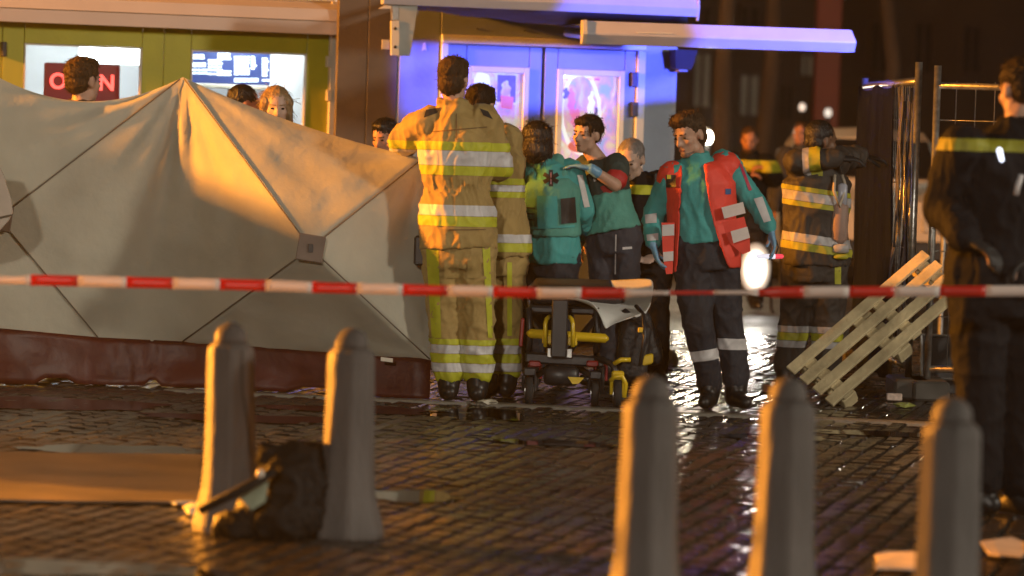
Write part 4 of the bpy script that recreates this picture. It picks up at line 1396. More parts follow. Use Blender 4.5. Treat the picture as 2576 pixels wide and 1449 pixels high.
wheel(1331, 975, SY - .02, 0.078, M_SBLK, 0)
wheel(1497, 980, SY - .02, 0.075, M_SBLK, 0)
wheel(1553, 985, SY - .1, 0.078, M_SYEL, 1)
wheel(1345, 945, SY + 1.2, 0.078, M_SRED, 0)
wheel(1510, 950, SY + 1.2, 0.078, M_SRED, 0)
spart('wheel_guard', M_SYEL, lambda m: m.tube([W(1536, 958, SY - .1), W(1548, 946, SY - .12), W(1564, 946, SY - .12), W(1574, 965, SY - .1), W(1570, 1000, SY - .1)], 0.014, 8))
spart('brake_pedal', M_SYEL, lambda m: m.tube([W(1545, 915, SY - .1), W(1562, 905, SY - .12), W(1585, 905, SY - .1)], 0.014, 8))
spart('outrigger', M_SBLK, lambda m: m.tube([W(1500, 900, SY), W(1540, 915, SY - .06), W(1556, 950, SY - .1)], 0.02, 8))
# white sheet draped over the side
us = [(1428, 712), (1470, 703), (1530, 702), (1600, 700), (1644, 699)]
rows = [[(1424, 722), (1480, 709), (1540, 707), (1600, 705), (1645, 700)],
        [(1425, 738), (1490, 735), (1545, 735), (1600, 735), (1643, 730)],
        [(1395, 752), (1495, 760), (1550, 765), (1605, 768), (1640, 755)],
        [(1475, 752), (1505, 785), (1555, 790), (1608, 790), (1634, 775)],
        [(1500, 770), (1515, 812), (1548, 805), (1600, 797), (1626, 786)],
        [(1518, 815), (1522, 832), (1540, 815), (1590, 800), (1618, 790)]]
ydep = [SY + 1.25, SY + .75, SY + .15, SY - .0, SY - .04, SY - .05]
vs = []; fs = []
for j, row in enumerate(rows):
    for i, (x, y) in enumerate(row):
        vs.append(W(x, y, ydep[j] + 0.03 * math.sin(i * 2.1 + j)))
for j in range(len(rows) - 1):
    for i in range(4):
        k = j * 5 + i
        fs.append((k, k + 1, k + 6, k + 5))
shh = mesh_obj('sheet', vs, fs, M_SHEET, st, True)
m_ = shh.modifiers.new('s', 'SUBSURF'); m_.levels = 3; m_.render_levels = 3
m_ = shh.modifiers.new('t', 'SOLIDIFY'); m_.thickness = 0.006
spart('pillow', M_SHEET, lambda m: m.ball(W(1425, 745, SY + .3), (0.16, 0, 0), (0, 0.14, 0), (0, 0, 0.035)))
# kit bag hanging on the right side
kb = thing('kit_bag', 'black kit bag with straps hanging at the right side of the stretcher', 'bag', W(1590, 985, SY + .1))
mb = MB(); mb.bbox(W(1592, 880, SY + .05), Vector((0.085, 0, -.01)), (0, 0.10, 0), (0.01, 0, 0.17), 0.03)
mb.limb(W(1610, 800, SY + .1), 0.06, W(1640, 890, SY + .15), 0.07); mb.limb(W(1575, 800, SY + .05), .05, W(1600, 860, SY + .1), .07)
mb.blob('body', M_BAG, kb, voxel=0.012, smooth=2, wr=0.006, wf=12)
mb = MB(); mb.tube([W(1600, 770, SY + .05), W(1618, 790, SY - .05), W(1622, 850, SY - .09), W(1610, 920, SY - .09)], 0.012, 6); mb.build('strap', M_SBLK, kb, True)
mb = MB(); mb.bbox(W(1611, 830, SY - .09), (0.014, 0, 0), (0, 0.006, 0), (0, 0, 0.014), 0.003); mb.build('buckle', M_SYEL, kb)
mb = MB(); mb.bbox(W(1625, 905, SY - .02), (0.04, 0, 0.01), (0, 0.03, 0), (0, 0, 0.03), 0.008); mb.build('yellow_clip', M_SYEL, kb)

# ------------------------------------------------------------------ barrier tape across the whole view
tp = thing('barrier_tape', 'red and white barrier tape stretched across the whole scene', 'tape', W(1288, 720, 16.6))
M_TRED = M('tape_red', (0.62, 0.035, 0.022), rough=0.35, var=0.08, translucent=0.25)
M_TWHT = M('tape_white', (0.74, 0.68, 0.64), rough=0.35, var=0.06, translucent=0.25)
edges_x = [-900, -780, -660, -540, -418, -294, -170, -42, 77, 196, 318, 435, 553, 668, 785, 898, 1013, 1126, 1240, 1351, 1462, 1573, 1684, 1796, 1908, 2022, 2136, 2250, 2364, 2480, 2600, 2720, 2840, 2960, 3080, 3200, 3320, 3440]


def tape_y(x):
    a = 705 + 16 * max(0, min(1, (x - 100) / 700)) + 17 * max(0, min(1, (x - 700) / 700))
    return a - (6 * max(0, (x - 1500) / 1000))


M_SEGS = []
for i in range(len(edges_x) - 1):
    xa, xb = edges_x[i], edges_x[i + 1]
    red = (i % 2 == 0) if False else (i % 2 == 0)
    vs = []; fs = []
    nn = 6
    for k in range(nn + 1):
        x = xa + (xb - xa) * k / nn
        tw = 1.15 * noise.noise(Vector((x * 0.0012, 3.3, 0)))
        hw = 0.0215 * (0.62 if 1580 < x < 1930 else 1.0)
        if 1640 < x < 1900: hw *= 0.55
        if x < 60: hw *= 0.7
        c = W(x, tape_y(x), 16.6)
        vs.append(c + Vector((0, math.sin(tw) * hw * .5, hw))); vs.append(c - Vector((0, math.sin(tw) * hw * .5, hw)))
    for k in range(nn):
        fs.append((2 * k, 2 * k + 1, 2 * k + 3, 2 * k + 2))
    segcol = M_TRED if red else M_TWHT
    o = mesh_obj('red_band' if red else 'white_band', vs, fs, segcol, tp, True)
    m_ = o.modifiers.new('t', 'SOLIDIFY'); m_.thickness = 0.0015

# ------------------------------------------------------------------ rubbish by the bollards and litter
M_BIN = M('bin_bag_dark', (0.009, 0.008, 0.007), spec=0.2, rough=0.65, var=0.4, bump=0.5, bscale=18)
c = G(720, 1350)
bg_ = thing('rubbish_bag', 'dark heaped rubbish bag between the two left bollards', 'bag', (c.x, c.y, 0))
mb = MB()
s_ = 1 / 655
Yb = c.y
mb.ball(W(735, 1240, Yb), (0.13, 0, 0), (0, 0.12, 0), (0, 0, 0.19)); mb.ball(W(700, 1300, Yb - .05), (0.16, 0, 0), (0, 0.13, 0), (0, 0, 0.11)); mb.ball(W(775, 1180, Yb + .05), (0.075, 0, 0), (0, 0.09, 0), (0, 0, 0.11)); mb.ball(W(620, 1325, Yb - .05), (0.13, 0, 0), (0, 0.1, 0), (0, 0, 0.07))
mb.ball(W(680, 1150, Yb + .02), (0.06, 0, 0), (0, 0.06, 0), (0, 0, 0.06))
mb.blob('body', M_BIN, bg_, voxel=0.014, smooth=3, wr=0.014, wf=11, wstretch=(1, 1, 1), seed=4)
cb = thing('green_plastic_sheet', 'pale green plastic scrap propped on the rubbish bag', 'scrap', W(645, 1260, Yb - .2))
a = [W(596, 1246, Yb - .22), W(676, 1206, Yb - .2), W(668, 1262, Yb - .24), W(632, 1284, Yb - .26)]
mb = MB(); mb.rings([a, [q + Vector((0, .012, 0)) for q in a]]); mb.build('sheet', M('pale_green_plastic', (0.24, 0.28, 0.2), rough=0.5), cb)
stk = thing('stick', 'dark stick leaning across the foot of the left bollard', 'stick', W(600, 1230, Yb - .25))
mb = MB(); mb.tube([W(500, 1284, Yb - .3), W(600, 1236, Yb - .28), W(690, 1186, Yb - .2)], 0.018, 8); mb.build('shaft', M_BIN, stk, True)
mb = MB(); mb.ball(W(655, 1192, Yb - .24), (0.016, 0, 0), (0, .016, 0), (0, 0, .018)); mb.build('tip', M_CREAM, stk, True)


def scrap(name, label, cat, px, py, sx, sy, sz, mat, seed, rz=0.0):
    c = G(px, py)
    root = thing(name, label, cat, (c.x, c.y, 0))
    mb = MB()
    n = 12; rnd = random.Random(seed)
    rings = []
    for (z, k) in ((0.006, 0.85), (sz * .55 + .006, 1.0), (sz + .006, 0.6)):
        ring = []
        for j in range(n):
            a = 2 * math.pi * j / n
            q = k * (1 + rnd.uniform(-.25, .25))
            ring.append(Vector((c.x + sx * q * math.cos(a), c.y + sy * q * math.sin(a), z + rnd.uniform(-.2, .2) * sz)))
        rings.append(ring)
    mb.rings(rings); mb.build('piece', mat, root)


M_PAPER = M('wet_paper', (0.62, 0.58, 0.48), rough=0.6, var=0.15)
M_CARD = M('wet_cardboard', (0.42, 0.34, 0.25), rough=0.7, var=0.25)
scrap('paper_scrap', 'crumpled white paper scrap at the second firefighter\'s boot', 'litter', 1228, 1017, 0.055, 0.08, 0.02, M_PAPER, 1)
scrap('paper_scrap', 'pale yellowish crumpled litter at the foot of the leftmost bollard', 'litter', 496, 1296, 0.05, 0.06, 0.04, M('pale_litter', (0.65, 0.6, 0.4), rough=0.6), 2)
scrap('paper_scrap', 'bluish grey wet litter beside the leftmost bollard', 'litter', 462, 1272, 0.05, 0.05, 0.012, M('grey_litter', (0.3, 0.33, 0.38), rough=0.25), 3)
scrap('cabbage_leaf', 'yellow-green leaf scrap on the bricks below the fence', 'litter', 2275, 1026, 0.06, 0.05, 0.025, M('leaf_scrap', (0.30, 0.32, 0.08), rough=0.5), 4)
scrap('paper_scrap', 'pale yellow-green crumpled scrap behind the stretcher bag', 'litter', 1688, 918, 0.05, 0.05, 0.09, M('scrap_green', (0.5, 0.5, 0.3), rough=0.6), 5)
lb = thing('brick_scrap', 'small pale brick lying at the foot of the fence', 'litter', G(2249, 1010))
mb = MB(); p = G(2249, 1010); mb.bbox((p.x, p.y, 0.028), (0.046, 0, 0), (0, 0.03, 0), (0, 0, 0.021), 0.004); mb.build('piece', M('pale_brick', (0.55, 0.42, 0.34), rough=0.7, var=0.3, vscale=40), lb)
for (px, py, sx, sy, lab) in ((2268, 1425, 0.085, 0.33, 'pale cardboard sheet on the paving left of the rightmost bollard'), (2530, 1395, 0.07, 0.36, 'pale cardboard sheet on the paving at the bottom right corner'), (2515, 1200, 0.055, 0.16, 'small pale cardboard piece by the dark officer\'s boot')):
    c = G(px, py)
    r_ = thing('cardboard', lab, 'cardboard', (c.x, c.y, 0))
    rr_ = random.Random(px)
    ring = []
    for j in range(10):
        a = 2 * math.pi * j / 10 + .2
        k = 1 + rr_.uniform(-.18, .18)
        ca, sa = math.cos(a), math.sin(a)
        ring.append(Vector((c.x + sx * 1.2 * k * math.copysign(abs(ca) ** .6, ca) + .12 * sy * sa, c.y + sy * k * math.copysign(abs(sa) ** .6, sa), 0.012 + rr_.uniform(0, .012))))
    mb = MB(); mb.rings([ring, [q + Vector((0, 0, .006)) for q in ring]]); mb.build('sheet', M_CARD if False else M('pale_card', (0.6, 0.5, 0.4), rough=0.6, var=0.2), r_)

# ------------------------------------------------------------------ lamps beyond the frame that light the place
def light(name, kind, loc, energy, color, parent, target=None, size=0.3, angle=None, blend=0.5):
    l = bpy.data.lights.new(name, kind); l.energy = energy; l.color = color
    l.shadow_soft_size = size
    if kind == 'SPOT':
        l.spot_size = angle or R(90); l.spot_blend = blend
    o = bpy.data.objects.new(name, l); COL.objects.link(o)
    if parent is not None:
        o.parent = parent; o.location = Vector(loc) - parent_origin(parent)
    else: o.location = loc
    if target is not None:
        d = Vector(target) - Vector(loc)
        o.rotation_euler = d.to_track_quat('-Z', 'Y').to_euler()
    return o


def street_lamp(pos, label, color, energy, target, glow, size=0.15, angle=R(150), blend=.4):
    t = thing('street_lamp', label, 'street lamp', (pos.x, pos.y, 0))
    d = (Vector(target) - pos); d.z = 0; d.normalize()
    b = Vector((pos.x, pos.y, 0)) - d * 0.6
    mb = MB(); mb.tube([b, b + Vector((0, 0, pos.z * .6)), b + Vector((0, 0, pos.z + .25))], [0.07, 0.055, 0.045], 12); mb.build('post', M_GALV, t, True)
    mb = MB(); mb.tube([b + Vector((0, 0, pos.z + .22)), b + d * .3 + Vector((0, 0, pos.z + .3)), pos + Vector((0, 0, .12))], 0.03, 8); mb.build('arm', M_GALV, t, True)
    mb = MB(); mb.bbox(pos + Vector((0, 0, .11)), d * .26, d.cross(Vector((0, 0, 1))) * .11, Vector((0, 0, .045)), .03); mb.build('head', M_GALV, t)
    mb = MB(); mb.bbox(pos + Vector((0, 0, .052)), d * .18, d.cross(Vector((0, 0, 1))) * .08, Vector((0, 0, .01)), .005); mb.build('lens', glow, t)
    light('lamp_light', 'SPOT', pos, energy, color, t, target, size, angle, blend)
    return t


street_lamp(SODIUM_POS, 'orange sodium street lamp left of the frame', (1.0, 0.335, 0.03), SODIUM_W, (-1.0, 24, 0.8), M('sodium_glow', (1, .6, .2), emit=(1, .45, .08), estr=20), size=0.32, angle=R(165))
street_lamp(RIM_POS, 'added short orange lamp left of the frame, edge-lighting the bollards', (1.0, 0.335, 0.03), RIM_W, (1.4, 13.0, 0.4), M('sodium_glow', (1, .6, .2), emit=(1, .45, .08), estr=20), size=0.10, angle=R(27), blend=.3)  # added lamp, there only to put an orange edge on the bollards
street_lamp(FILL_POS, 'added white fill lamp behind the camera', (1.0, 0.90, 0.76), FILL_W, (-0.3, 24, 0.9), M('white_glow', (1, 1, 1), emit=(1, .92, .78), estr=20), size=1.0, angle=R(40))  # added frontal fill, not a known lamp
street_lamp(KEY_POS, 'white street lamp right of the frame', (1.0, 0.90, 0.74), KEY_W, (0.6, 24, 0.9), M('white_glow', (1, 1, 1), emit=(1, .92, .78), estr=20), size=0.9, angle=R(110))
# blue beacon on a post-high mast of a police motorcycle stand: a small beacon on a pole
bc = thing('blue_beacon', 'blue flashing beacon on a pole right of the frame', 'beacon', (BLUE_POS.x, BLUE_POS.y, 0))
mb = MB(); mb.tube([(BLUE_POS.x, BLUE_POS.y, 0), (BLUE_POS.x, BLUE_POS.y, BLUE_POS.z - .12)], 0.025, 10); mb.build('pole', M_BLK, bc, True)
mb = MB(); mb.loft([(BLUE_POS + Vector((0, 0, -.12)), Vector((.08, 0, 0)), Vector((0, .08, 0))), (BLUE_POS + Vector((0, 0, -.06)), Vector((.08, 0, 0)), Vector((0, .08, 0)))], 16); mb.build('base', M_BLK, bc)
light('beacon_light', 'SPOT', BLUE_POS, BLUE_W, (0.075, 0.105, 1.0), bc, (0.68, 30.5, 2.05), 0.06, R(25), 0.15)

# ------------------------------------------------------------------ people
def skin(name, c):
    return M(name, c, rough=0.5, var=0.10, vscale=20, spec=0.4)


SK_A = skin('skin_fair', (0.50, 0.30, 0.21))
SK_B = skin('skin_pale', (0.55, 0.38, 0.30))
SK_C = skin('skin_brown', (0.16, 0.085, 0.05))
SK_D = skin('skin_ruddy', (0.46, 0.22, 0.14))
HAIR_DB = M('hair_dark_brown', (0.022, 0.013, 0.008), rough=0.6, spec=0.2, var=0.4, vscale=60, bump=0.5, bscale=140, stretch=(1, 1, .3))
HAIR_BR = M('hair_brown', (0.06, 0.035, 0.018), rough=0.6, spec=0.2, var=0.4, vscale=60, bump=0.5, bscale=140, stretch=(1, 1, .3))
HAIR_BK = M('hair_black', (0.010, 0.008, 0.007), rough=0.4, var=0.4, vscale=60, bump=0.5, bscale=140, stretch=(1, 1, .3))
HAIR_GR = M('hair_grey', (0.20, 0.18, 0.17), rough=0.5, var=0.3, vscale=60, bump=0.5, bscale=140, stretch=(1, 1, .3))
HAIR_BL = M('hair_blond', (0.30, 0.20, 0.10), rough=0.45, var=0.35, vscale=60, bump=0.5, bscale=140, stretch=(1, 1, .3))
M_EYE = M('eye_dark', (0.02, 0.015, 0.012), rough=0.15)
M_LIP = M('lip', (0.24, 0.09, 0.075), rough=0.5)
M_FFTAN = M('turnout_tan', (0.40, 0.27, 0.09), rough=0.75, var=0.16, vscale=7, bump=0.25, bscale=26, sheen=0.1)
M_FFDARK = M('turnout_black', (0.028, 0.024, 0.020), rough=0.7, var=0.2, vscale=7, bump=0.25, bscale=26)
M_REFL = M('reflective_silver', (0.62, 0.60, 0.60), rough=0.45, var=0.06, vscale=30, emit=(0.9, 0.85, 0.8), estr=0.0)
M_HIVIS = M('hivis_yellow', (0.52, 0.52, 0.03), rough=0.6, var=0.10, vscale=15)
M_TEALS = M('paramedic_teal', (0.055, 0.36, 0.35), rough=0.7, var=0.15, vscale=6, bump=0.2, bscale=30)
M_TEALV = M('vest_teal_green', (0.09, 0.33, 0.27), rough=0.75, var=0.15, vscale=6, bump=0.25, bscale=40)
M_NAVY = M('trousers_navy', (0.018, 0.022, 0.032), rough=0.75, var=0.25, vscale=6, bump=0.25, bscale=30)
M_DKGRN = M('shirt_dark_green', (0.035, 0.06, 0.055), rough=0.7, var=0.25, vscale=8)
M_REDV = M('vest_red', (0.82, 0.065, 0.04), rough=0.6, var=0.12, vscale=5, bump=0.2, bscale=22)
M_POL = M('police_black', (0.009, 0.009, 0.011), rough=0.75, spec=0.15, var=0.3, vscale=7, bump=0.2, bscale=30)
M_GLOVE = M('blue_glove', (0.16, 0.36, 0.55), rough=0.4, var=0.12)
M_GLOVEB = M('black_glove', (0.02, 0.02, 0.02), rough=0.6, var=0.2)
M_BOOT = M('boot_black', (0.012, 0.012, 0.012), rough=0.4, var=0.3)
M_COAT1 = M('coat_dark_brown', (0.05, 0.035, 0.028), rough=0.8)
M_COAT2 = M('coat_dark_grey', (0.04, 0.04, 0.045), rough=0.8)


class Head:
    def __init__(s, c, yaw=0.0, pitch=0.0, roll=0.0, k=1.0):
        """yaw 0 looks at the camera, positive to the right of the picture; pitch positive looks down"""
        y = R(yaw); p = R(pitch); q = R(roll)
        f = Vector((math.sin(y), -math.cos(y), 0))
        u = Vector((0, 0, 1))
        r = u.cross(f) * -1
        f2 = f * math.cos(p) - u * math.sin(p)
        u2 = u * math.cos(p) + f * math.sin(p)
        r2 = r * math.cos(q) + u2 * math.sin(q); u3 = u2 * math.cos(q) - r * math.sin(q)
        s.c = Vector(c); s.f = f2; s.r = r2; s.u = u3; s.k = k

    def P(s, r, f, u):
        return s.c + (s.r * r + s.f * f + s.u * u) * s.k

    def ball(s, mb, r, f, u, rr, rf, ru, n=16):
        k = s.k
        mb.ball(s.P(r, f, u), s.r * rr * k, s.f * rf * k, s.u * ru * k, n)

    def add(s, mb, fem=False):
        k = s.k
        s.ball(mb, 0, -.012, .035, .076, .097, .084, 22)
        s.ball(mb, 0, .022, -.028, .060, .066, .088, 20)
        s.ball(mb, 0, .050, -.086, .034, .036, .028)
        for sx in (-1, 1):
            s.ball(mb, sx * .040, .052, -.022, .024, .026, .024)
            s.ball(mb, sx * .045, .012, -.070, .020, .034, .030)
            s.ball(mb, sx * .077, -.012, -.008, .010, .021, .034)
            s.ball(mb, sx * .011, .089, -.034, .009, .010, .008)
        mb.limb(s.P(0, .082, .018), .010 * k, s.P(0, .104, -.030), .0125 * k)
        mb.limb(s.P(-.034, .073, .026), .013 * k, s.P(.034, .073, .026), .013 * k)
        mb.limb(s.P(-.016, .078, -.060), .0105 * k, s.P(.016, .078, -.060), .0105 * k)
        mb.limb(s.P(-.013, .077, -.073), .0095 * k, s.P(.013, .077, -.073), .0095 * k)

    def face(s, root, hairmat, eyes=True, brow=True, lip=True):
        if eyes:
            for sx in (-1, 1):
                mb = MB(); s.ball(mb, sx * .031, .078, .002, .012, .007, .0062, 10); mb.build('eye', M_EYE, root, True)
        if brow:
            for sx in (-1, 1):
                mb = MB(); mb.limb(s.P(sx * .014, .086, .022), .0042 * s.k, s.P(sx * .046, .074, .025), .0036 * s.k, 8); mb.build('eyebrow', hairmat, root, True)
        if lip:
            mb = MB(); mb.limb(s.P(-.018, .0855, -.066), .0042 * s.k, s.P(.018, .0855, -.066), .0042 * s.k, 8); mb.build('lips', M_LIP, root, True)


def hand(mb, wrist, d, n, side, k=1.0, curl=0.5):
    """d: towards the fingers, n: the palm side, side: +1/-1 which edge carries the thumb"""
    d = Vector(d).normalized(); n = Vector(n); n = (n - d * n.dot(d)).normalized(); l = d.cross(n).normalized() * side
    w = Vector(wrist)
    mb.loft([(w - d * .01 * k, l * .026 * k, n * .019 * k), (w + d * .02 * k, l * .034 * k, n * .018 * k), (w + d * .06 * k, l * .042 * k, n * .016 * k), (w + d * .092 * k, l * .040 * k, n * .013 * k)], 14)
    for i, (o, L) in enumerate(((.030, .070), (.0105, .080), (-.0105, .075), (-.030, .058))):
        p = w + (d * .088 + l * o) * k
        a = 0.15 * curl
        r = 0.0098 * k
        for q in range(3):
            a += curl * (0.55 if q else 0.35)
            dr = d * math.cos(a) + n * math.sin(a)
            p2 = p + dr * L * k * (0.45, 0.31, 0.24)[q]
            mb.limb(p, r, p2, r * .92, 8)
            p = p2; r *= .93
    p = w + (d * .028 + l * .030) * k
    dt = (d * .55 + l * .75 + n * .30).normalized()
    p2 = p + dt * .045 * k
    mb.limb(p, .0135 * k, p2, .0115 * k, 8)
    dt2 = (d * .85 + l * .2 + n * (.3 + .4 * curl)).normalized()
    mb.limb(p2, .011 * k, p2 + dt2 * .036 * k, .0092 * k, 8)


def lerp(a, b, t): return a * (1 - t) + b * t


class Person:
    def __init__(s, label, J, skinmat, head, foot, cat='person', group=None, k=1.0):
        """J: joints in world space: neck sl sr el er wl wr hl hr kl kr al ar (l/r as seen in the picture)"""
        s.J = {a: Vector(b) for a, b in J.items()}
        s.k = k
        c = (s.J['al'] + s.J['ar']) / 2
        s.root = thing('person', label, cat, (c.x, c.y, 0), group)
        s.skin = skinmat; s.H = head; s.foot = foot

    def rings(s, g, z0=-0.10, z1=1.0, scale=1.0, dep=None):
        """torso rings, from below the hips (fraction z0 of the spine) to the shoulders, inflated by g"""
        J = s.J; k = s.k
        pel = (J['hl'] + J['hr']) / 2; che = (J['sl'] + J['sr']) / 2
        up = (che - pel); L = up.length; up.normalize()
        ah = (J['hr'] - J['hl']); ah.z *= .5; ah.normalize()
        ash = (J['sr'] - J['sl']).normalized()
        sw = (J['sr'] - J['sl']).length / 2
        prof = [(-0.30, .150, .118), (-0.12, .158, .122), (0.05, .160, .120), (0.22, .148, .110), (0.42, .140, .105), (0.62, .150, .115), (0.80, .162, .120), (0.92, None, .105), (1.03, None, .085)]
        out = []
        for t, w, d in prof:
            if t < z0 or t > z1 + 0.05: continue
            a = lerp(ah, ash, max(0, min(1, t))); a = (a - up * a.dot(up)).normalized()
            f = up.cross(a)
            if w is None:
                w = (sw * (0.96 if t < 1 else 0.80))
                ww = w + g * .6
            else: ww = w * k + g
            out.append((pel + up * L * t, a * ww * scale, f * (d * k + g * (dep or 1.0)) * scale))
        return out, up, L

    def body(s, voxel=0.010, hands=True, curl=0.5, hd=None):
        J = s.J; k = s.k; mb = MB()
        rg, up, L = s.rings(-0.02)
        neck = J['neck']
        che = (J['sl'] + J['sr']) / 2
        rg.append((lerp(che, neck, .8) , (J['sr'] - J['sl']).normalized() * .075 * k, rg[-1][2].normalized() * .07 * k))
        mb.loft(rg, 20)
        hc = s.H.P(0, -.015, -.075)
        mb.limb(lerp(che, neck, .5), .060 * k, hc, .052 * s.H.k, 14)
        for q in 'lr':
            mb.limb(J['s' + q], .056 * k, J['e' + q], .043 * k); mb.limb(J['e' + q], .043 * k, J['w' + q], .029 * k)
            mb.limb(J['h' + q], .088 * k, J['k' + q], .058 * k); mb.limb(J['k' + q], .058 * k, J['a' + q], .042 * k)
            fd = Vector(s.foot[q]).normalized()
            a = J['a' + q]
            mb.limb(Vector((a.x, a.y, .05)) - fd * .03, .034, Vector((a.x, a.y, .038)) + fd * .13, .028)
        if hands and hd:
            for q, (d, n, sd, cu) in hd.items():
                hand(mb, J['w' + q], d, n, sd, k, cu)
        s.H.add(mb)
        s.b = mb.blob('body', s.skin, s.root, voxel=voxel, smooth=3)
        return s

    def gloves(s, q, d, n, sd, cu, mat, kk=1.07):
        mb = MB(); J = s.J
        dd = Vector(d).normalized()
        hand(mb, J['w' + q] + dd * .004, d, n, sd, s.k * kk, cu)
        e = (J['e' + q] - J['w' + q]).normalized()
        mb.limb(J['w' + q] + e * .05, .037 * s.k, J['w' + q], .034 * s.k)
        return mb.blob('glove', mat, s.root, voxel=0.006, smooth=2)

    def gather(s, o, zc, amp=.012, width=.06, freq=95):
        me = o.data; n = len(me.vertices)
        co = np.empty(n * 3); me.vertices.foreach_get('co', co); co = co.reshape(-1, 3)
        no = np.empty(n * 3); me.vertices.foreach_get('normal', no); no = no.reshape(-1, 3)
        zz = co[:, 2] - (zc - s.root.location.z)
        th = np.arctan2(co[:, 1], co[:, 0])
        wv = np.sin(co[:, 0] * freq + 2.5 * np.sin(co[:, 2] * 21) + co[:, 1] * freq * .7)
        d = np.exp(-(zz / width) ** 2) * (amp * np.abs(wv) - amp * 1.6)
        co += no * d[:, None]
        me.vertices.foreach_set('co', co.ravel()); me.update()

    def jacket(s, mat, g=.035, hem=-0.30, sl=1.0, wr=.007, voxel=.011, seed=1, sleeve=(0.045, 0.030), collar=True, name='jacket', arms='lr', wf=9, scale=1.0, cuffs=True):
        J = s.J; k = s.k; mb = MB()
        rg, up, L = s.rings(g, z0=hem, scale=scale)
        neck = J['neck']; che = (J['sl'] + J['sr']) / 2
        ax = (J['sr'] - J['sl']).normalized()
        rg.append((lerp(che, neck, .75), ax * (.085 * k + g * .5), rg[-1][2].normalized() * (.08 * k + g * .4)))
        if collar:
            hb = s.H.P(0, -.02, -.09)
            d = (hb - neck); d = d.normalized() if d.length > 1e-3 else Vector((0, 0, 1))
            rg.append((neck + d * .015, ax * (.070 * k + .012), rg[-1][2].normalized() * (.068 * k + .012)))
            rg.append((neck + d * .055, ax * (.066 * k + .012), rg[-1][2].normalized() * (.066 * k + .012)))
        mb.loft(rg, 24)
        for q in arms:
            a, b = sleeve
            mb.limb(J['s' + q], .058 * k + a, J['e' + q], .046 * k + a * .9)
            if sl > 0.5:
                e = lerp(J['e' + q], J['w' + q], (sl - .5) * 2 * .96)
                mb.limb(J['e' + q], .046 * k + a * .9, e, .032 * k + b)
            else:
                pass
        s.j = mb.blob(name, mat, s.root, voxel=voxel, smooth=4, wr=wr, wf=wf, seed=seed)
        return s.j

    def tshirt(s, mat, g=.02, hem=-.12, seed=1, wr=.006, voxel=.011, frac=.6, name='shirt', arms='lr'):
        J = s.J; k = s.k; mb = MB()
        rg, up, L = s.rings(g, z0=hem)
        neck = J['neck']; che = (J['sl'] + J['sr']) / 2; ax = (J['sr'] - J['sl']).normalized()
        rg.append((lerp(che, neck, .8), ax * .085 * k, rg[-1][2].normalized() * .08 * k))
        mb.loft(rg, 24)
        for q in arms:
            mb.limb(J['s' + q], .058 * k + .03, lerp(J['s' + q], J['e' + q], frac), .050 * k + .022)
        return mb.blob(name, mat, s.root, voxel=voxel, smooth=4, wr=wr, wf=9, seed=seed)

    def trousers(s, mat, g=.03, wr=.008, seed=2, voxel=.011, low=0.04, top=0.12, name='trousers'):
        J = s.J; k = s.k; mb = MB()
        rg, up, L = s.rings(g * .6, z0=-.31, z1=top)
        mb.loft(rg, 22)
        for q in 'lr':
            a = Vector(J['a' + q]); a2 = lerp(J['k' + q], a, 1.0) ; a2.z = max(low + .05, a2.z - .0)
            mb.limb(J['h' + q], .088 * k + g, J['k' + q], .060 * k + g); mb.limb(J['k' + q], .060 * k + g, a2, .046 * k + g * .9)
        s.t = mb.blob(name, mat, s.root, voxel=voxel, smooth=4, wr=wr, wf=8, seed=seed, wstretch=(1, 1, .8))
        return s.t

    def boots(s, mat=None, g=.018, h=.16):
        J = s.J
        for q in 'lr':
            fd = Vector(s.foot[q]).normalized(); a = J['a' + q]
            mb = MB()
            mb.limb(Vector((a.x, a.y, h)), .050 + g, Vector((a.x, a.y, .062)) - fd * .012, .046 + g * .6)
            mb.limb(Vector((a.x, a.y, .055)) - fd * .045, .048, Vector((a.x, a.y, .045)) + fd * .150, .040, 14, 0.95)
            mb.limb(Vector((a.x, a.y, .085)), .048, Vector((a.x, a.y, .05)) + fd * .08, .042, 12)
            o = mb.blob('boot', mat or M_BOOT, s.root, voxel=.010, smooth=3)
            me = o.data
            n = len(me.vertices); co = np.empty(n * 3); me.vertices.foreach_get('co', co); co = co.reshape(-1, 3)
            co[:, 2] = np.maximum(co[:, 2], 0.006); me.vertices.foreach_set('co', co.ravel()); me.update()

    def hair(s, mat, kind='short', wr=.004):
        H = s.H; mb = MB()
        if kind == 'short':
            H.ball(mb, 0, -.022, .050, .083, .099, .082, 22); H.ball(mb, 0, -.050, .000, .072, .062, .070, 18)
            H.ball(mb, 0, .030, .092, .058, .052, .034)
        elif kind == 'crop':
            H.ball(mb, 0, -.020, .043, .080, .096, .084, 22); H.ball(mb, 0, -.046, -.005, .071, .060, .066, 18)
        elif kind == 'quiff':
            H.ball(mb, 0, -.022, .050, .083, .099, .082, 22); H.ball(mb, 0, -.052, -.012, .072, .062, .078, 18)
            H.ball(mb, 0, .045, .098, .064, .048, .036); H.ball(mb, 0.02, .068, .090, .045, .030, .026)
        elif kind == 'bob':
            H.ball(mb, 0, -.026, .045, .094, .104, .088, 22); H.ball(mb, 0, -.045, -.04, .094, .085, .100, 20)
            for sx in (-1, 1): H.ball(mb, sx * .070, -.005, -.045, .026, .058, .090)
        elif kind == 'bun':
            H.ball(mb, 0, -.026, .045, .083, .096, .082, 22); H.ball(mb, 0, -.055, .0, .066, .054, .062, 18)
            H.ball(mb, 0, -.118, .03, .040, .038, .040); H.ball(mb, 0, .040, .080, .062, .050, .034)
            mb.limb(H.P(-.066, .045, .06), .012 * H.k, H.P(-.070, .050, .0), .006 * H.k, 8)
        elif kind == 'long':
            H.ball(mb, 0, -.026, .045, .088, .102, .086, 22)
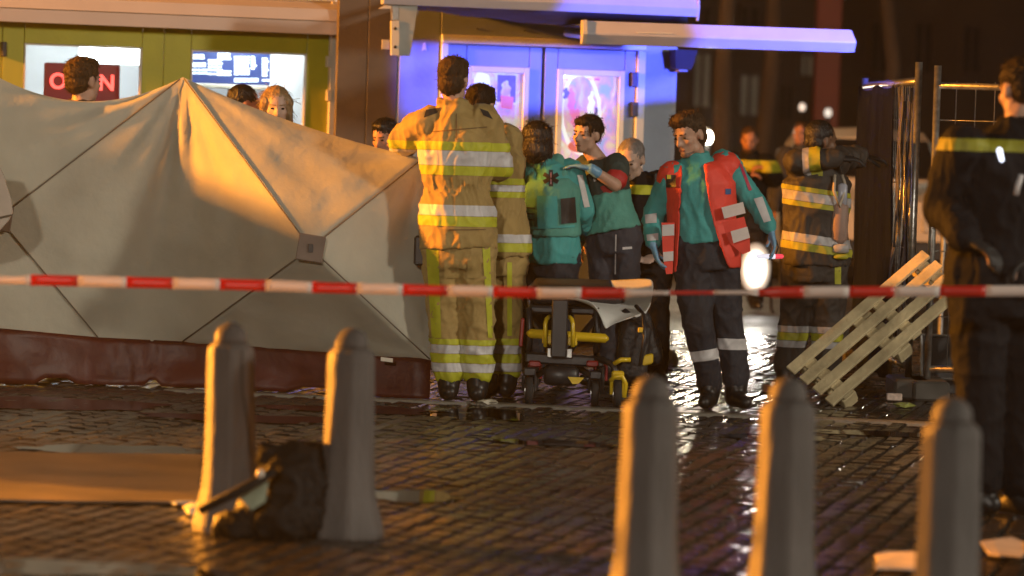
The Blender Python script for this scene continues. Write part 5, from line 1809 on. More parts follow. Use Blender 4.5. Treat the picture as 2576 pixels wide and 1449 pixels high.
            for sx in (-1, 1): mb.limb(H.P(sx * .066, .02, .04), .036 * H.k, H.P(sx * .080, -.02, -.16), .030 * H.k)
            H.ball(mb, 0, -.06, -.06, .085, .06, .12)
        elif kind == 'balding':
            H.ball(mb, 0, -.040, .022, .0795, .085, .068, 22); H.ball(mb, 0, -.056, -.01, .068, .054, .055, 18)
        elif kind == 'cap':
            H.ball(mb, 0, -.010, .062, .086, .105, .062, 22); H.ball(mb, 0, .105, .060, .062, .055, .010)
        o = mb.blob('hair', mat, s.root, voxel=.008, smooth=2, wr=wr, wf=34, wstretch=(1, 1, .6), seed=len(kind))
        # loose strands that break up the outline
        me = o.data; rnd = random.Random(len(me.vertices))
        npol = len(me.polygons)
        bm = bmesh.new(); bm.from_mesh(me)
        L0 = {'crop': .010, 'balding': .008, 'short': .026, 'quiff': .024, 'bob': .05, 'long': .06, 'bun': .03}.get(kind, .02)
        ps = [(p.center.copy(), p.normal.copy()) for p in me.polygons]
        up = H.u; back = -H.f
        for _ in range(420):
            c, n = ps[rnd.randrange(npol)]
            fl = (-up * .8 + back * .35) if kind in ('bob', 'long') else (back * .7 - up * .45)
            if kind == 'quiff' and n.dot(up) > .5: fl = -H.f * .2 + up * .5 + H.r * rnd.uniform(-.6, .6)
            t = fl - n * fl.dot(n) + n * rnd.uniform(.15, .55) + Vector((rnd.uniform(-.3, .3), rnd.uniform(-.3, .3), rnd.uniform(-.3, .3)))
            t.normalize(); L = L0 * rnd.uniform(.5, 1.3) * H.k
            sd = t.cross(n); sd = sd.normalized() if sd.length > 1e-4 else H.r
            w = .0022 * H.k
            a = c - n * .002
            q = [a - sd * w, a + sd * w, a + n * w, a + t * L * .6 + n * .002 - sd * w * .7, a + t * L * .6 + n * .002 + sd * w * .7, a + t * L * .6 + n * (w + .002), a + t * L - n * .003]
            v = [bm.verts.new(x) for x in q]
            for f in ((0, 1, 4, 3), (1, 2, 5, 4), (2, 0, 3, 5)): bm.faces.new([v[i] for i in f])
            for f in ((3, 4, 6), (4, 5, 6), (5, 3, 6)): bm.faces.new([v[i] for i in f])
        bm.to_mesh(me); bm.free()
        me.polygons.foreach_set('use_smooth', [True] * len(me.polygons))
        return o

    def bands(s, src, mat, zs, name='reflective_stripe', keep=None, normal=(0, 0, 1), off=.004):
        n = Vector(normal)
        for (p0, p1) in zs:
            surf_cut(src, name, mat, s.root, [(p0, n), (p1, -n)], keep, off)


def PX(d, Y):
    """joints given as (x, y[, dy]) in the photo around depth Y"""
    return {k: W(v[0], v[1], Y + (v[2] if len(v) > 2 else 0)) for k, v in d.items()}


AWAY = {'l': (-.12, 1, 0), 'r': (.12, 1, 0)}
TOCAM = {'l': (-.2, -1, 0), 'r': (.2, -1, 0)}


def zline(px, py, Y):
    return W(px, py, Y)


# --- 1 firefighter in tan, back to us
Y = 23.9
J = PX(dict(neck=(1146, 268), sl=(1078, 312), sr=(1214, 308), el=(1018, 348, .14), er=(1256, 420, .06), wl=(1012, 366, .42), wr=(1215, 425, .40),
            hl=(1112, 590), hr=(1192, 590), kl=(1118, 775, .02), kr=(1200, 775, .0), al=(1128, 972), ar=(1202, 968)), Y)
P1 = Person('tall firefighter in tan turnout gear seen from behind, holding the screen', J, SK_A, Head(W(1141, 203, Y - .01), yaw=165, pitch=5, k=1.04), AWAY, k=1.10)
P1.body(hd={'l': ((0, 1, .1), (-.3, 0, -1), 1, .7), 'r': ((-.4, .6, 0), (0, 0, -1), -1, .6)})
P1.trousers(M_FFTAN, g=.036, wr=.011, seed=3, low=.125)
jk = P1.jacket(M_FFTAN, g=.045, hem=-.13, wr=.012, seed=5, sleeve=(.040, .034), wf=7.5)
P1.gather(jk, W(1150, 478, Y).z, .013, .07)
P1.boots(g=.024, h=.16)
P1.hair(HAIR_BR, 'quiff', .006)
Jv = P1.J
not_arm_l = lambda c, n: c.x > W(1046, 400, Y).x


def stripes(P, src, px, items, Yd, keep=None):
    for (y0, y1, mat) in items:
        P.bands(src, mat, [(zline(px, y1, Yd), zline(px, y0, Yd))], keep=keep)


body_k = lambda c, n: c.y < Y + .5
stripes(P1, jk, 1150, [(357, 378, M_HIVIS), (379, 416, M_REFL), (417, 440, M_HIVIS), (515, 542, M_REFL), (543, 568, M_HIVIS)], Y)
stripes(P1, P1.t, 1150, [(852, 866, M_HIVIS), (867, 888, M_REFL), (889, 911, M_HIVIS), (912, 934, M_REFL), (935, 960, M_HIVIS)], Y)
for (xa, xb, x) in ((1070, 1102, 0), (1212, 1232, 1)):
    decal(P1.t, [(xa, 600), (xb, 600), (xb + 8, 850), (xa + 16, 850)], 'side_stripe', M_HIVIS, P1.root, n=(3, 16))
decal(jk, [(1128, 577), (1222, 576), (1222, 579), (1128, 580)], 'hem_seam', MATS['seam_tan'] if 'seam_tan' in MATS else M('seam_tan', (.2, .12, .045), rough=.8), P1.root, n=(10, 1))
decal(jk, [(1085, 330), (1225, 318), (1226, 321), (1085, 333)], 'yoke_seam', M('seam_tan', (.2, .12, .045), rough=.8), P1.root, n=(14, 1))
for q_ in ([(1072, 276), (1108, 270), (1100, 284), (1066, 296)], [(1206, 272), (1228, 280), (1240, 300), (1216, 290)]):
    decal(jk, q_, 'shoulder_pad', M_FFDARK, P1.root, n=(6, 3))
for q_ in ([(1118, 655), (1156, 655), (1156, 700), (1118, 700)], [(1176, 655), (1206, 655), (1206, 700), (1176, 700)]):
    decal(P1.t, q_, 'back_pocket', M_FFTAN, P1.root, n=(6, 6), off=.010, thick=.008)
decal(jk, [(1147, 285), (1149, 285), (1150, 352), (1148, 352)], 'back_seam', MATS['seam_tan'], P1.root, n=(1, 8))
mb = MB(); mb.bbox(W(1057, 630, Y), (0.035, 0, 0), (0, .05, 0), (0, 0, .085), .012); mb.build('radio_pouch', M_BLK, P1.root)

# --- 2 firefighter behind him
Y2 = 24.35
J = PX(dict(neck=(1226, 318), sl=(1180, 352), sr=(1274, 352), el=(1165, 440, .1), er=(1286, 450, .10), wl=(1180, 470, .36), wr=(1270, 462, .38),
            hl=(1220, 615), hr=(1278, 615), kl=(1226, 785), kr=(1274, 785), al=(1232, 968), ar=(1274, 968)), Y2)
P2 = Person('second firefighter in tan turnout gear, half hidden behind the tall one', J, SK_A, Head(W(1212, 268, Y2), yaw=150, pitch=5), AWAY, k=1.0)
P2.body(hd={'l': ((0, 1, 0), (0, 0, -1), 1, .6), 'r': ((-.3, 1, 0), (0, 0, -1), -1, .6)})
P2.trousers(M_FFTAN, g=.032, wr=.010, seed=8, low=.12)
jk2 = P2.jacket(M_FFTAN, g=.045, hem=-.13, wr=.011, seed=9, sleeve=(.036, .03), wf=7.5)
P2.gather(jk2, W(1270, 530, Y2).z, .010, .06)
P2.boots(g=.024, h=.16)
P2.hair(HAIR_DB, 'short', .005)
stripes(P2, jk2, 1270, [(448, 464, M_HIVIS), (465, 481, M_REFL), (482, 496, M_HIVIS), (588, 609, M_REFL), (610, 632, M_HIVIS)], Y2)
stripes(P2, P2.t, 1262, [(850, 866, M_HIVIS), (867, 888, M_REFL), (889, 911, M_HIVIS), (912, 932, M_REFL), (933, 958, M_HIVIS)], Y2)
decal(P2.t, [(1276, 660), (1288, 660), (1288, 845), (1276, 845)], 'side_stripe', M_HIVIS, P2.root, n=(3, 12))
mb = MB(); mb.tube([W(1238, 620, Y2 - .16), W(1232, 650, Y2 - .17), W(1240, 668, Y2 - .16)], .012, 8); mb.build('carabiner', M_STEEL, P2.root, True)

# --- 3 paramedic in teal with load vest, back to us
Y3 = 25.55
J = PX(dict(neck=(1362, 402), sl=(1332, 436), sr=(1436, 432), el=(1312, 520, .12), er=(1468, 530, .02), wl=(1330, 590, .32), wr=(1462, 592, .28),
            hl=(1345, 638), hr=(1418, 638), kl=(1340, 785), kr=(1412, 785), al=(1342, 932), ar=(1408, 934)), Y3)
P3 = Person('dark-haired paramedic in a teal vest with a black star emblem, back turned', J, SK_A, Head(W(1352, 360, Y3), yaw=172, pitch=8, k=1.0), AWAY, k=1.02)
P3.body(hd={'l': ((.2, 1, -.2), (0, 0, -1), 1, .6), 'r': ((-.3, 1, -.2), (0, 0, -1), -1, .6)})
P3.trousers(M_NAVY, g=.022, seed=11)
sh3 = P3.jacket(M_TEALS, g=.028, hem=-.20, wr=.008, seed=12, sleeve=(.022, .016))
P3.boots(h=.12)
P3.hair(HAIR_BK, 'bob', .004)
# load vest
mb = MB(); rg, up, L = P3.rings(.046, z0=.12, z1=.95); mb.loft(rg, 26)
for q in 'lr': mb.limb(lerp(P3.J['s' + q], P3.J['neck'], .45) + Vector((0, 0, .035)), .045, lerp(P3.J['s' + q], P3.J['neck'], .3) + Vector((0, -.05, -.05)), .05)
vs3 = mb.blob('load_vest', M_TEALV, P3.root, voxel=.011, smooth=3, wr=.006, wf=9, seed=13)
for (q, nm, m_) in (([(1410, 500), (1447, 496), (1451, 560), (1412, 563)], 'black_pouch', M_BLK), ([(1350, 492), (1402, 494), (1403, 572), (1352, 570)], 'vest_pocket', M_TEALS),
                    ([(1306, 568), (1332, 564), (1333, 578), (1307, 582)], 'strap_end', M_BLK), ([(1310, 572), (1446, 566), (1447, 572), (1310, 578)], 'waist_strap', M_TEALS), ([(1310, 520), (1345, 522), (1345, 525), (1310, 523)], 'webbing', M_DKGRN),
                    ([(1310, 535), (1345, 537), (1345, 540), (1310, 538)], 'webbing', M_DKGRN), ([(1310, 550), (1345, 552), (1345, 555), (1310, 553)], 'webbing', M_DKGRN)):
    decal((vs3, sh3), q, nm, m_, P3.root, n=(5, 6), off=.014, thick=.012)
cx, cy = 1386, 448
for k in range(3):
    a = R(90 + 60 * k); dx, dy = math.cos(a) * 21, math.sin(a) * 21; nx, ny = -math.sin(a) * 5.2, math.cos(a) * 5.2
    decal((vs3, sh3), [(cx - dx - nx, cy - dy - ny), (cx + dx - nx, cy + dy - ny), (cx + dx + nx, cy + dy + ny), (cx - dx + nx, cy - dy + ny)], 'star_emblem', M_BLK, P3.root, n=(8, 3), off=.006 + .0015 * k)
decal((vs3, sh3), [(cx - 1.5, cy - 15), (cx + 1.5, cy - 15), (cx + 1.5, cy + 15), (cx - 1.5, cy + 15)], 'star_staff', M('emblem_pink', (.4, .2, .22), rough=.6), P3.root, n=(2, 8), off=.012)
decal(sh3, [(1452, 440), (1466, 440), (1484, 520), (1470, 522)], 'sleeve_reflector', M_REFL, P3.root, n=(3, 8))
decal(P3.t, [(1398, 652), (1428, 648), (1428, 658), (1400, 662)], 'pocket_label', M_REFL, P3.root, n=(4, 2))

# --- 4 paramedic turning round, hand on her colleague's shoulder
Y4 = 25.75
J = PX(dict(neck=(1505, 395), sl=(1472, 425, .12), sr=(1550, 420, -.08), el=(1462, 520, .2), er=(1548, 466, -.22), wl=(1470, 600, .1), wr=(1487, 424, -.30),
            hl=(1512, 590, .04), hr=(1574, 590, -.04), kl=(1520, 765), kr=(1572, 765), al=(1522, 932), ar=(1574, 934)), Y4)
P4 = Person('paramedic looking over her shoulder, blue-gloved hand on the colleague in teal', J, SK_A, Head(W(1476, 338, Y4 - .02), yaw=-38, pitch=4, roll=4, k=.98), {'l': (-.8, -.5, 0), 'r': (-.7, -.6, 0)}, k=.95)
P4.body(voxel=.009, hd={'l': ((-.2, .2, -1), (1, 0, 0), 1, .5), 'r': ((-1, .1, .15), (0, 0, -1), -1, .45)})
P4.trousers(M('trousers_slate', (0.035, 0.038, 0.052), rough=.75, var=.25, vscale=6, bump=.25, bscale=30), g=.022, seed=15)
sh4 = P4.tshirt(M_DKGRN, g=.018, hem=-.10, seed=16, frac=.62)
P4.boots(h=.12)
P4.hair(HAIR_DB, 'bun', .004)
P4.H.face(P4.root, HAIR_DB)
mb = MB(); rg, up, L = P4.rings(.030, z0=.05, z1=.72); mb.loft(rg, 26)
vs4 = mb.blob('load_vest', M_TEALV, P4.root, voxel=.011, smooth=3, wr=.007, wf=9, seed=17)
surf_cut(sh4, 'sleeve_trim', M('trim_red', (.45, .02, .02), rough=.6), P4.root, [(lerp(P4.J['sr'], P4.J['er'], .62), (P4.J['er'] - P4.J['sr']).normalized())], lambda c, n: (c - lerp(P4.J['sr'], P4.J['er'], .7)).length < .12, .004)
P4.gloves('r', (-1, .1, .15), (0, 0, -1), -1, .45, M_GLOVE)
mb = MB(); rg, up, L = P4.rings(.030, z0=-.02, z1=.10); mb.loft(rg[:2], 26); mb.build('belt', M_BLK, P4.root, True)
decal(P4.t, [(1548, 590), (1551, 590), (1549, 690), (1546, 690)], 'leg_piping', M_REFL, P4.root, n=(1, 8))
decal(P4.t, [(1566, 622), (1590, 620), (1590, 626), (1566, 628)], 'pocket_trim', M_REFL, P4.root, n=(4, 1))
decal(sh4, [(1488, 425), (1494, 423), (1500, 455), (1494, 457)], 'badge', M_REFL, P4.root, n=(2, 4))

# --- 5 police officer, grey hair, looking down
Y5 = 26.1
J = PX(dict(neck=(1606, 446), sl=(1570, 478, .05), sr=(1656, 470), el=(1562, 570, -.05), er=(1672, 570, -.05), wl=(1580, 640, -.22), wr=(1650, 645, -.22),
            hl=(1588, 640), hr=(1648, 640), kl=(1590, 785), kr=(1650, 785), al=(1594, 926), ar=(1654, 928)), Y5)
P5 = Person('grey-haired police officer in black with a yellow chest band, looking down', J, SK_B, Head(W(1587, 402, Y5 - .08), yaw=-22, pitch=22, k=1.02), TOCAM, k=1.0)
P5.body(voxel=.009, hd={'l': ((.4, -1, 0), (0, 0, -1), 1, .7), 'r': ((-.4, -1, 0), (0, 0, -1), -1, .7)})
P5.trousers(M_POL, g=.025, seed=18)
jk5 = P5.jacket(M_POL, g=.035, hem=-.2, seed=19)
P5.boots(h=.12)
P5.hair(HAIR_GR, 'crop', .003)
P5.H.face(P5.root, HAIR_GR)
stripes(P5, jk5, 1610, [(466, 490, M_HIVIS)], Y5 - .14)
mb = MB(); mb.bbox(W(1652, 455, Y5 - .1), (.018, 0, 0), (0, .015, 0), (0, 0, .05), .005); mb.build('radio', M_BLK, P5.root)
mb = MB(); mb.tube([W(1655, 445, Y5 - .1), W(1662, 418, Y5 - .1)], .004, 6); mb.build('aerial', M_BLK, P5.root)

# --- 6 man in the red vest walking
Y6 = 23.95
J = PX(dict(neck=(1752, 408), sl=(1694, 438, -.02), sr=(1822, 412, .03), el=(1644, 535, .04), er=(1892, 500, .02), wl=(1641, 612, -.10), wr=(1938, 572, -.06),
            hl=(1734, 622), hr=(1806, 618), kl=(1756, 808, -.08), kr=(1828, 798, .06), al=(1786, 968, .02), ar=(1852, 958, .10)), Y6)
P6 = Person('paramedic in an open red vest over teal, walking and glancing down', J, SK_A, Head(W(1733, 340, Y6 - .06), yaw=-42, pitch=17, roll=-5, k=1.03), {'l': (-.25, -1, 0), 'r': (.35, -1, 0)}, k=1.03)
P6.body(voxel=.008, hd={'l': ((.35, -.1, -1), (1, 0, .2), -1, .6), 'r': ((.25, -.1, -1), (-1, 0, 0), 1, .55)})
P6.trousers(M_NAVY, g=.028, seed=21, wr=.010, low=.10)
sh6 = P6.jacket(M_TEALS, g=.022, hem=-.06, seed=22, sleeve=(.020, .012), wr=.009, name='shirt')
P6.boots(h=.13)
P6.hair(HAIR_BR, 'quiff', .005)
P6.H.face(P6.root, HAIR_BR)
mb = MB(); H6 = P6.H; H6.ball(mb, 0, .060, -.092, .034, .030, .022); mb.limb(H6.P(-.045, .03, -.075), .012, H6.P(0, .072, -.098), .016); mb.limb(H6.P(.045, .03, -.075), .012, H6.P(0, .072, -.098), .016)
mb.blob('beard', M('stubble', (0.20, 0.13, 0.10), rough=.7, var=.3, vscale=80), P6.root, voxel=.007, smooth=2, wr=.002, wf=60)
P6.gloves('l', (.35, -.1, -1), (1, 0, .2), -1, .6, M_GLOVE); P6.gloves('r', (.25, -.1, -1), (-1, 0, 0), 1, .55, M_GLOVE)
mb = MB(); rg, up, L = P6.rings(.052, z0=-.31, z1=1.0)
rg.append((lerp((P6.J['sl'] + P6.J['sr']) / 2, P6.J['neck'], .7), (P6.J['sr'] - P6.J['sl']).normalized() * .12, rg[-1][2].normalized() * .10))
mb.loft(rg, 28)
for q in 'lr': mb.limb(P6.J['s' + q] - Vector((0, 0, .01)), .088, P6.J['s' + q] + (P6.J['e' + q] - P6.J['s' + q]).normalized() * .03, .088)
vb = mb.blob('tmp_vest', M_REDV, P6.root, voxel=.011, smooth=5, wr=.005, wf=7, seed=23)


def vest_keep(c, n):
    v = CAM_R.transposed() @ (c - CAM_C)
    x = 1288 - v.x / v.z * FPX; y = 724.5 + v.y / v.z * FPX
    if c.y > Y6 + .02: return y < 640
    a = (y - 400) / 230.0
    left = 1716 - 12 * a if a > 0 else 1726
    right = 1771 + 12 * a + 34 * max(0, a) ** 2 if a > 0 else 1766
    if y < 385: return not (1715 < x < 1790)
    return x < left or x > right


vest = surf_cut(vb, 'vest', M_REDV, P6.root, (), vest_keep, 0.0, 0.006, None, 14)
bpy.data.objects.remove(vb)
# vest tails
for pts, Yo in (([(1664, 560), (1698, 560), (1694, 640), (1692, 688), (1676, 690), (1668, 650)], -.15), ([(1812, 560), (1872, 545), (1886, 600), (1888, 632), (1868, 640), (1836, 612)], -.13)):
    mb = MB(); mb.rings([[W(x, y, Y6 + Yo) for x, y in pts], [W(x, y, Y6 + Yo + .02) for x, y in pts]]); mb.build('vest_tail', M_REDV, P6.root)
for q in ([(1666, 566), (1696, 564), (1696, 592), (1666, 594)], [(1668, 634), (1694, 632), (1694, 656), (1669, 658)]):
    mb = MB(); mb.rings([[W(x, y, Y6 - .156) for x, y in q], [W(x, y, Y6 - .152) for x, y in q]]); mb.build('vest_reflector', M_REFL, P6.root)
for q in ([(1815, 522), (1869, 508), (1876, 536), (1822, 550)], [(1838, 582), (1880, 570), (1887, 598), (1845, 612)]):
    mb = MB(); mb.rings([[W(x, y, Y6 - .178) for x, y in q], [W(x, y, Y6 - .172) for x, y in q]]); mb.build('vest_reflector', M_REFL, P6.root)
if vest:
    decal(vest, oval(1832, 482, 10, 10, 4, .78), 'round_badge', M('badge_blue', (.05, .12, .3), rough=.5), P6.root, n=(3, 3))
    decal(vest, [(1675, 440), (1700, 440), (1700, 470), (1676, 472)], 'radio', M_BLK, P6.root, n=(4, 4), off=.02, thick=.018)
    decal(vest, [(1678, 440), (1688, 440), (1688, 450), (1678, 450)], 'radio_knob', M_HIVIS, P6.root, n=(2, 2), off=.028, thick=.008)
decal(sh6, [(1858, 410), (1866, 412), (1892, 478), (1884, 480)], 'sleeve_piping', M('piping_red', (.5, .03, .08), rough=.6), P6.root, n=(2, 8))
decal(sh6, [(1896, 500), (1918, 494), (1940, 555), (1922, 560)], 'sleeve_reflector', M_REFL, P6.root, n=(4, 8))
decal(sh6, [(1622, 540), (1652, 536), (1652, 560), (1624, 562)], 'sleeve_reflector', M_REFL, P6.root, n=(4, 4))
decal(sh6, [(1626, 590), (1656, 586), (1656, 604), (1628, 606)], 'sleeve_reflector', M_REFL, P6.root, n=(4, 4))
for (q, py0, py1, sl_) in (('l', 878, 905, -.18), ('r', 852, 880, 0.02)):
    c = P6.J['k' + q]
    xx = 1772 if q == 'l' else 1842
    keep = (lambda c_, n_: c_.x < W(1806, 880, Y6).x) if q == 'l' else (lambda c_, n_: c_.x > W(1806, 880, Y6).x)
    nrm = Vector((sl_, 0, 1)).normalized()
    P6.bands(P6.t, M_REFL, [(zline(xx, py1, Y6), zline(xx, py0, Y6))], keep=keep, normal=nrm)
mb = MB(); mb.limb(W(1908, 645, Y6 - .05), .014, W(1950, 645, Y6 - .05), .014, 12); wd_root = thing('signal_torch', 'short white torch with a red tip in front of the work light', 'torch', W(1930, 645, Y6 - .05)); mb.build('tube', M('torch_white', (.85, .85, .9), rough=.3, emit=(.85, .85, 1), estr=.8), wd_root, True)
mb = MB(); mb.limb(W(1951, 645, Y6 - .05), .0142, W(1966, 645, Y6 - .05), .013, 12); mb.build('tip', M('torch_red', (.8, .05, .08), rough=.3, emit=(1, .08, .12), estr=.7), wd_root, True)
mb = MB(); mb.tube([W(1952, 640, Y6 - .05), W(1958, 622, Y6 - .06), W(1952, 604, Y6 - .06)], .004, 6); mb.build('loop', M_BLK, wd_root, True)


def stand_joints(px, top_py, Y, yaw=180, lean=0.0, Hscale=None, low=0.0):
    """an upright figure whose head top is at that place of the photo"""
    top = W(px, top_py, Y)
    H = top.z
    b = Vector((top.x, Y, 0))
    k = H / 1.78
    y = R(yaw)
    f = Vector((math.sin(y), -math.cos(y), 0)); r = Vector((abs(f.y) if abs(f.y) > .3 else .3, -math.copysign(f.x, f.y) if abs(f.y) > .01 else 0, 0)).normalized()
    def q(a, ff, z): return b + r * a * k + f * ff * k + Vector((0, 0, z * k))
    J = dict(neck=q(0, 0, 1.50), sl=q(-.165, 0, 1.43), sr=q(.165, 0, 1.43), el=q(-.24, .0, 1.13), er=q(.24, .0, 1.13), wl=q(-.25, .08, .88), wr=q(.25, .08, .88),
             hl=q(-.09, 0, .93), hr=q(.09, 0, .93), kl=q(-.10, .02, .50), kr=q(.10, .02, .50), al=q(-.11, 0, .09), ar=q(.11, 0, .09))
    return J, q(0, .02, 1.655), k, f


def bystander(label, px, top, Y, yaw, skinm, hairm, hk, coat, trous, pitch=0, kk=1.0, headyaw=None, face=True, roll=0):
    J, hc, k, f = stand_joints(px, top, Y, yaw)
    P = Person(label, J, skinm, Head(hc, yaw=headyaw if headyaw is not None else yaw, pitch=pitch, roll=roll, k=k * kk), {'l': f, 'r': f}, k=k)
    P.body(voxel=.012, hd={'l': ((0, 0, -1), (1, 0, 0), 1, .5), 'r': ((0, 0, -1), (-1, 0, 0), -1, .5)})
    P.trousers(trous, voxel=.016, seed=int(px)); P.jacket(coat, voxel=.016, seed=int(px) + 1, hem=-.2); P.boots(h=.12)
    P.hair(hairm, hk, .005)
    if face: P.H.face(P.root, hairm)
    return P


# --- people behind the screen
bystander('person with dark hair before the OPEN sign, head above the screen', 208, 148, 24.9, 155, SK_A, HAIR_BR, 'short', M_COAT1, M_COAT2, kk=1.05, headyaw=140)
bystander('person with short black hair under the menu board, head above the screen', 612, 213, 26.2, 140, SK_D, HAIR_BK, 'crop', M_COAT2, M_COAT2, headyaw=110)
bystander('blond woman facing us in the right window, above the screen edge', 695, 220, 26.0, 10, SK_B, HAIR_BL, 'long', M_COAT2, M_COAT2, pitch=6, kk=1.02)
bystander('dark-haired person crouched at the tall firefighter\'s left elbow', 972, 300, 25.4, -30, SK_D, HAIR_BK, 'short', M_COAT1, M_COAT2, pitch=15)

# --- 7 bearded man with yellow band, far behind
Y7 = 38.0
J, hc, k7, f7 = stand_joints(1886, 320, Y7, 0)
J['er'] = W(1948, 450, Y7 - .05); J['wr'] = W(1930, 424, Y7 - .28); J['el'] = W(1838, 460, Y7); J['wl'] = W(1878, 440, Y7 - .26)
P7 = Person('bearded man in a dark jacket with yellow chest band, arms folded, far behind', J, SK_D, Head(hc + Vector((0, -.02, 0)), yaw=-8, pitch=14, k=k7 * 1.05), TOCAM, k=k7 * 1.08)
P7.body(voxel=.012, hd={'r': ((-1, -.2, .2), (0, .3, -1), -1, 1.1), 'l': ((1, -.1, .1), (0, .3, -1), 1, 1.1)})
P7.trousers(M_POL, voxel=.016); j7 = P7.jacket(M_POL, g=.04, voxel=.014, seed=31); P7.boots()
P7.hair(HAIR_BR, 'crop'); P7.H.face(P7.root, HAIR_BR)
mb = MB(); H7 = P7.H; H7.ball(mb, 0, .055, -.085, .045, .040, .032); mb.limb(H7.P(-.055, .02, -.06), .016, H7.P(0, .07, -.09), .02); mb.limb(H7.P(.055, .02, -.06), .016, H7.P(0, .07, -.09), .02); mb.blob('beard', HAIR_BR, P7.root, voxel=.009, smooth=2, wr=.003, wf=50)
stripes(P7, j7, 1890, [(404, 432, M_HIVIS)], Y7 - .15)
# --- 8 person far behind the dark firefighter
bystander('far person with a reddish face, half hidden behind the dark-coated firefighter', 2017, 306, 42.0, -20, SK_D, HAIR_BR, 'crop', M_COAT2, M_COAT2, kk=1.0)

M_HIVD = M('hivis_dark', (.34, .33, .02), rough=.6, var=.25, vscale=12)  # darker, patchier hi-vis yellow and silver for this firefighter's bands
M_REFD = M('reflective_dark', (.36, .35, .35), rough=.5, var=.2, vscale=20)
# --- 9 firefighter in dark gear reaching to the right
Y9 = 25.6
J = PX(dict(neck=(2052, 388), sl=(2016, 420, -.05), sr=(2098, 408, .05), el=(1996, 440, .10), er=(2120, 396, .18), wl=(2060, 392, .34), wr=(2165, 396, .32),
            hl=(2015, 640), hr=(2085, 640), kl=(2005, 790, .02), kr=(2082, 790), al=(1980, 925), ar=(2082, 930)), Y9)
J['el'] = W(2002, 404, Y9 - .16); J['wl'] = W(2105, 398, Y9 - .20)
P9 = Person('firefighter in dark turnout gear with yellow stripes, arms raised to the fence', J, SK_C, Head(W(2066, 356, Y9 + .02), yaw=118, pitch=4, k=1.03), {'l': (.3, 1, 0), 'r': (.4, 1, 0)}, k=1.06)
P9.body(hd={'l': ((1, .1, 0), (0, .2, -1), 1, .6), 'r': ((1, .3, 0), (0, .2, -1), -1, .6)})
P9.trousers(M_FFDARK, g=.036, seed=41, wr=.010, low=.12)
j9 = P9.jacket(M_FFDARK, g=.046, hem=-.13, seed=42, sleeve=(.030, .030), wr=.011, wf=7)
P9.boots(g=.024, h=.16)
P9.gloves('l', (1, .1, 0), (0, .2, -1), 1, .6, M_GLOVEB); P9.gloves('r', (1, .3, 0), (0, .2, -1), -1, .6, M_GLOVEB)
P9.hair(HAIR_BK, 'crop', .003); P9.H.face(P9.root, HAIR_BK)
tors = lambda c, n: True
tn = Vector((.12, 0, 1)).normalized()
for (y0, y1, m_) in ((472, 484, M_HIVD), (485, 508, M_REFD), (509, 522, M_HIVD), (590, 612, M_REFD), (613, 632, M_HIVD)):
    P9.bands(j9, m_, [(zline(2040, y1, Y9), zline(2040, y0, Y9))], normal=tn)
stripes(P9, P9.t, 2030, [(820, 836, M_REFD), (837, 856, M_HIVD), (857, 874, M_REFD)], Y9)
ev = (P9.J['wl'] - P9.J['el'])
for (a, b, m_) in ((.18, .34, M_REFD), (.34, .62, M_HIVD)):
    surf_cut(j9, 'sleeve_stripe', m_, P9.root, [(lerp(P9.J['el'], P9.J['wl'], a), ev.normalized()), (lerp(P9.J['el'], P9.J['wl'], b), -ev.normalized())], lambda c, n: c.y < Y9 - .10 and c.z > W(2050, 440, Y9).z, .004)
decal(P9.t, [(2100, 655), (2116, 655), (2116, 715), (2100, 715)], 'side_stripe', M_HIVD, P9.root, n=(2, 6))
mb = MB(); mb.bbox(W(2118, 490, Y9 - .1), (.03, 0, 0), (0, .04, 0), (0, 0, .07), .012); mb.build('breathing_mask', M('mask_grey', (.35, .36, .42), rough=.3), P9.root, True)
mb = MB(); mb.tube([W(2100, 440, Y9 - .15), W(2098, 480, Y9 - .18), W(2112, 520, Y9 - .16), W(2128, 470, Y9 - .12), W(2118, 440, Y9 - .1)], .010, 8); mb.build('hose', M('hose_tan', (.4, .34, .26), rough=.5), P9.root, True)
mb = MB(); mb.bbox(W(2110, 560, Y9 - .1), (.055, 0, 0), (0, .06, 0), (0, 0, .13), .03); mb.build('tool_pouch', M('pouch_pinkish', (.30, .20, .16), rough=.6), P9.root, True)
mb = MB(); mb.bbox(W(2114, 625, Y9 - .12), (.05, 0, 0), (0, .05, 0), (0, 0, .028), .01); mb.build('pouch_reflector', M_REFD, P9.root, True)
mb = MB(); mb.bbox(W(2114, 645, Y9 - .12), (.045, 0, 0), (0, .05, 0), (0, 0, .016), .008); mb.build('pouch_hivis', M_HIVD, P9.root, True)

# --- 10 dark officer in the foreground, right edge
Y10 = 17.6
J = PX(dict(neck=(2546, 318), sl=(2424, 376, -.1), sr=(2655, 372, .12), el=(2374, 520, -.05), er=(2690, 560, .1), wl=(2430, 600, -.28), wr=(2600, 640, -.1),
            hl=(2462, 700, -.03), hr=(2570, 700, .03), kl=(2466, 960, -.05), kr=(2575, 960), al=(2470, 1205, -.05), ar=(2570, 1215)), Y10)
P10 = Person('dark blurred police officer in the right foreground with a yellow sleeve band', J, SK_A, Head(W(2566, 228, Y10), yaw=-152, pitch=10, k=1.06), {'l': (-.7, .5, 0), 'r': (-.5, .7, 0)}, k=1.2)
P10.body(hd={'l': ((.6, -.4, -.3), (0, 0, -1), 1, .8), 'r': ((-.6, -.4, -.3), (0, 0, -1), -1, .8)})
P10.trousers(M_POL, g=.035, seed=51); j10 = P10.jacket(M_POL, g=.055, hem=-.16, seed=52, sleeve=(.04, .03), wr=.010)
for q_, hd_ in (('l', ((.6, -.4, -.3), (0, 0, -1), 1, .8)), ('r', ((-.6, -.4, -.3), (0, 0, -1), -1, .8))): P10.gloves(q_, *hd_, M_GLOVEB)
P10.boots(h=.14)
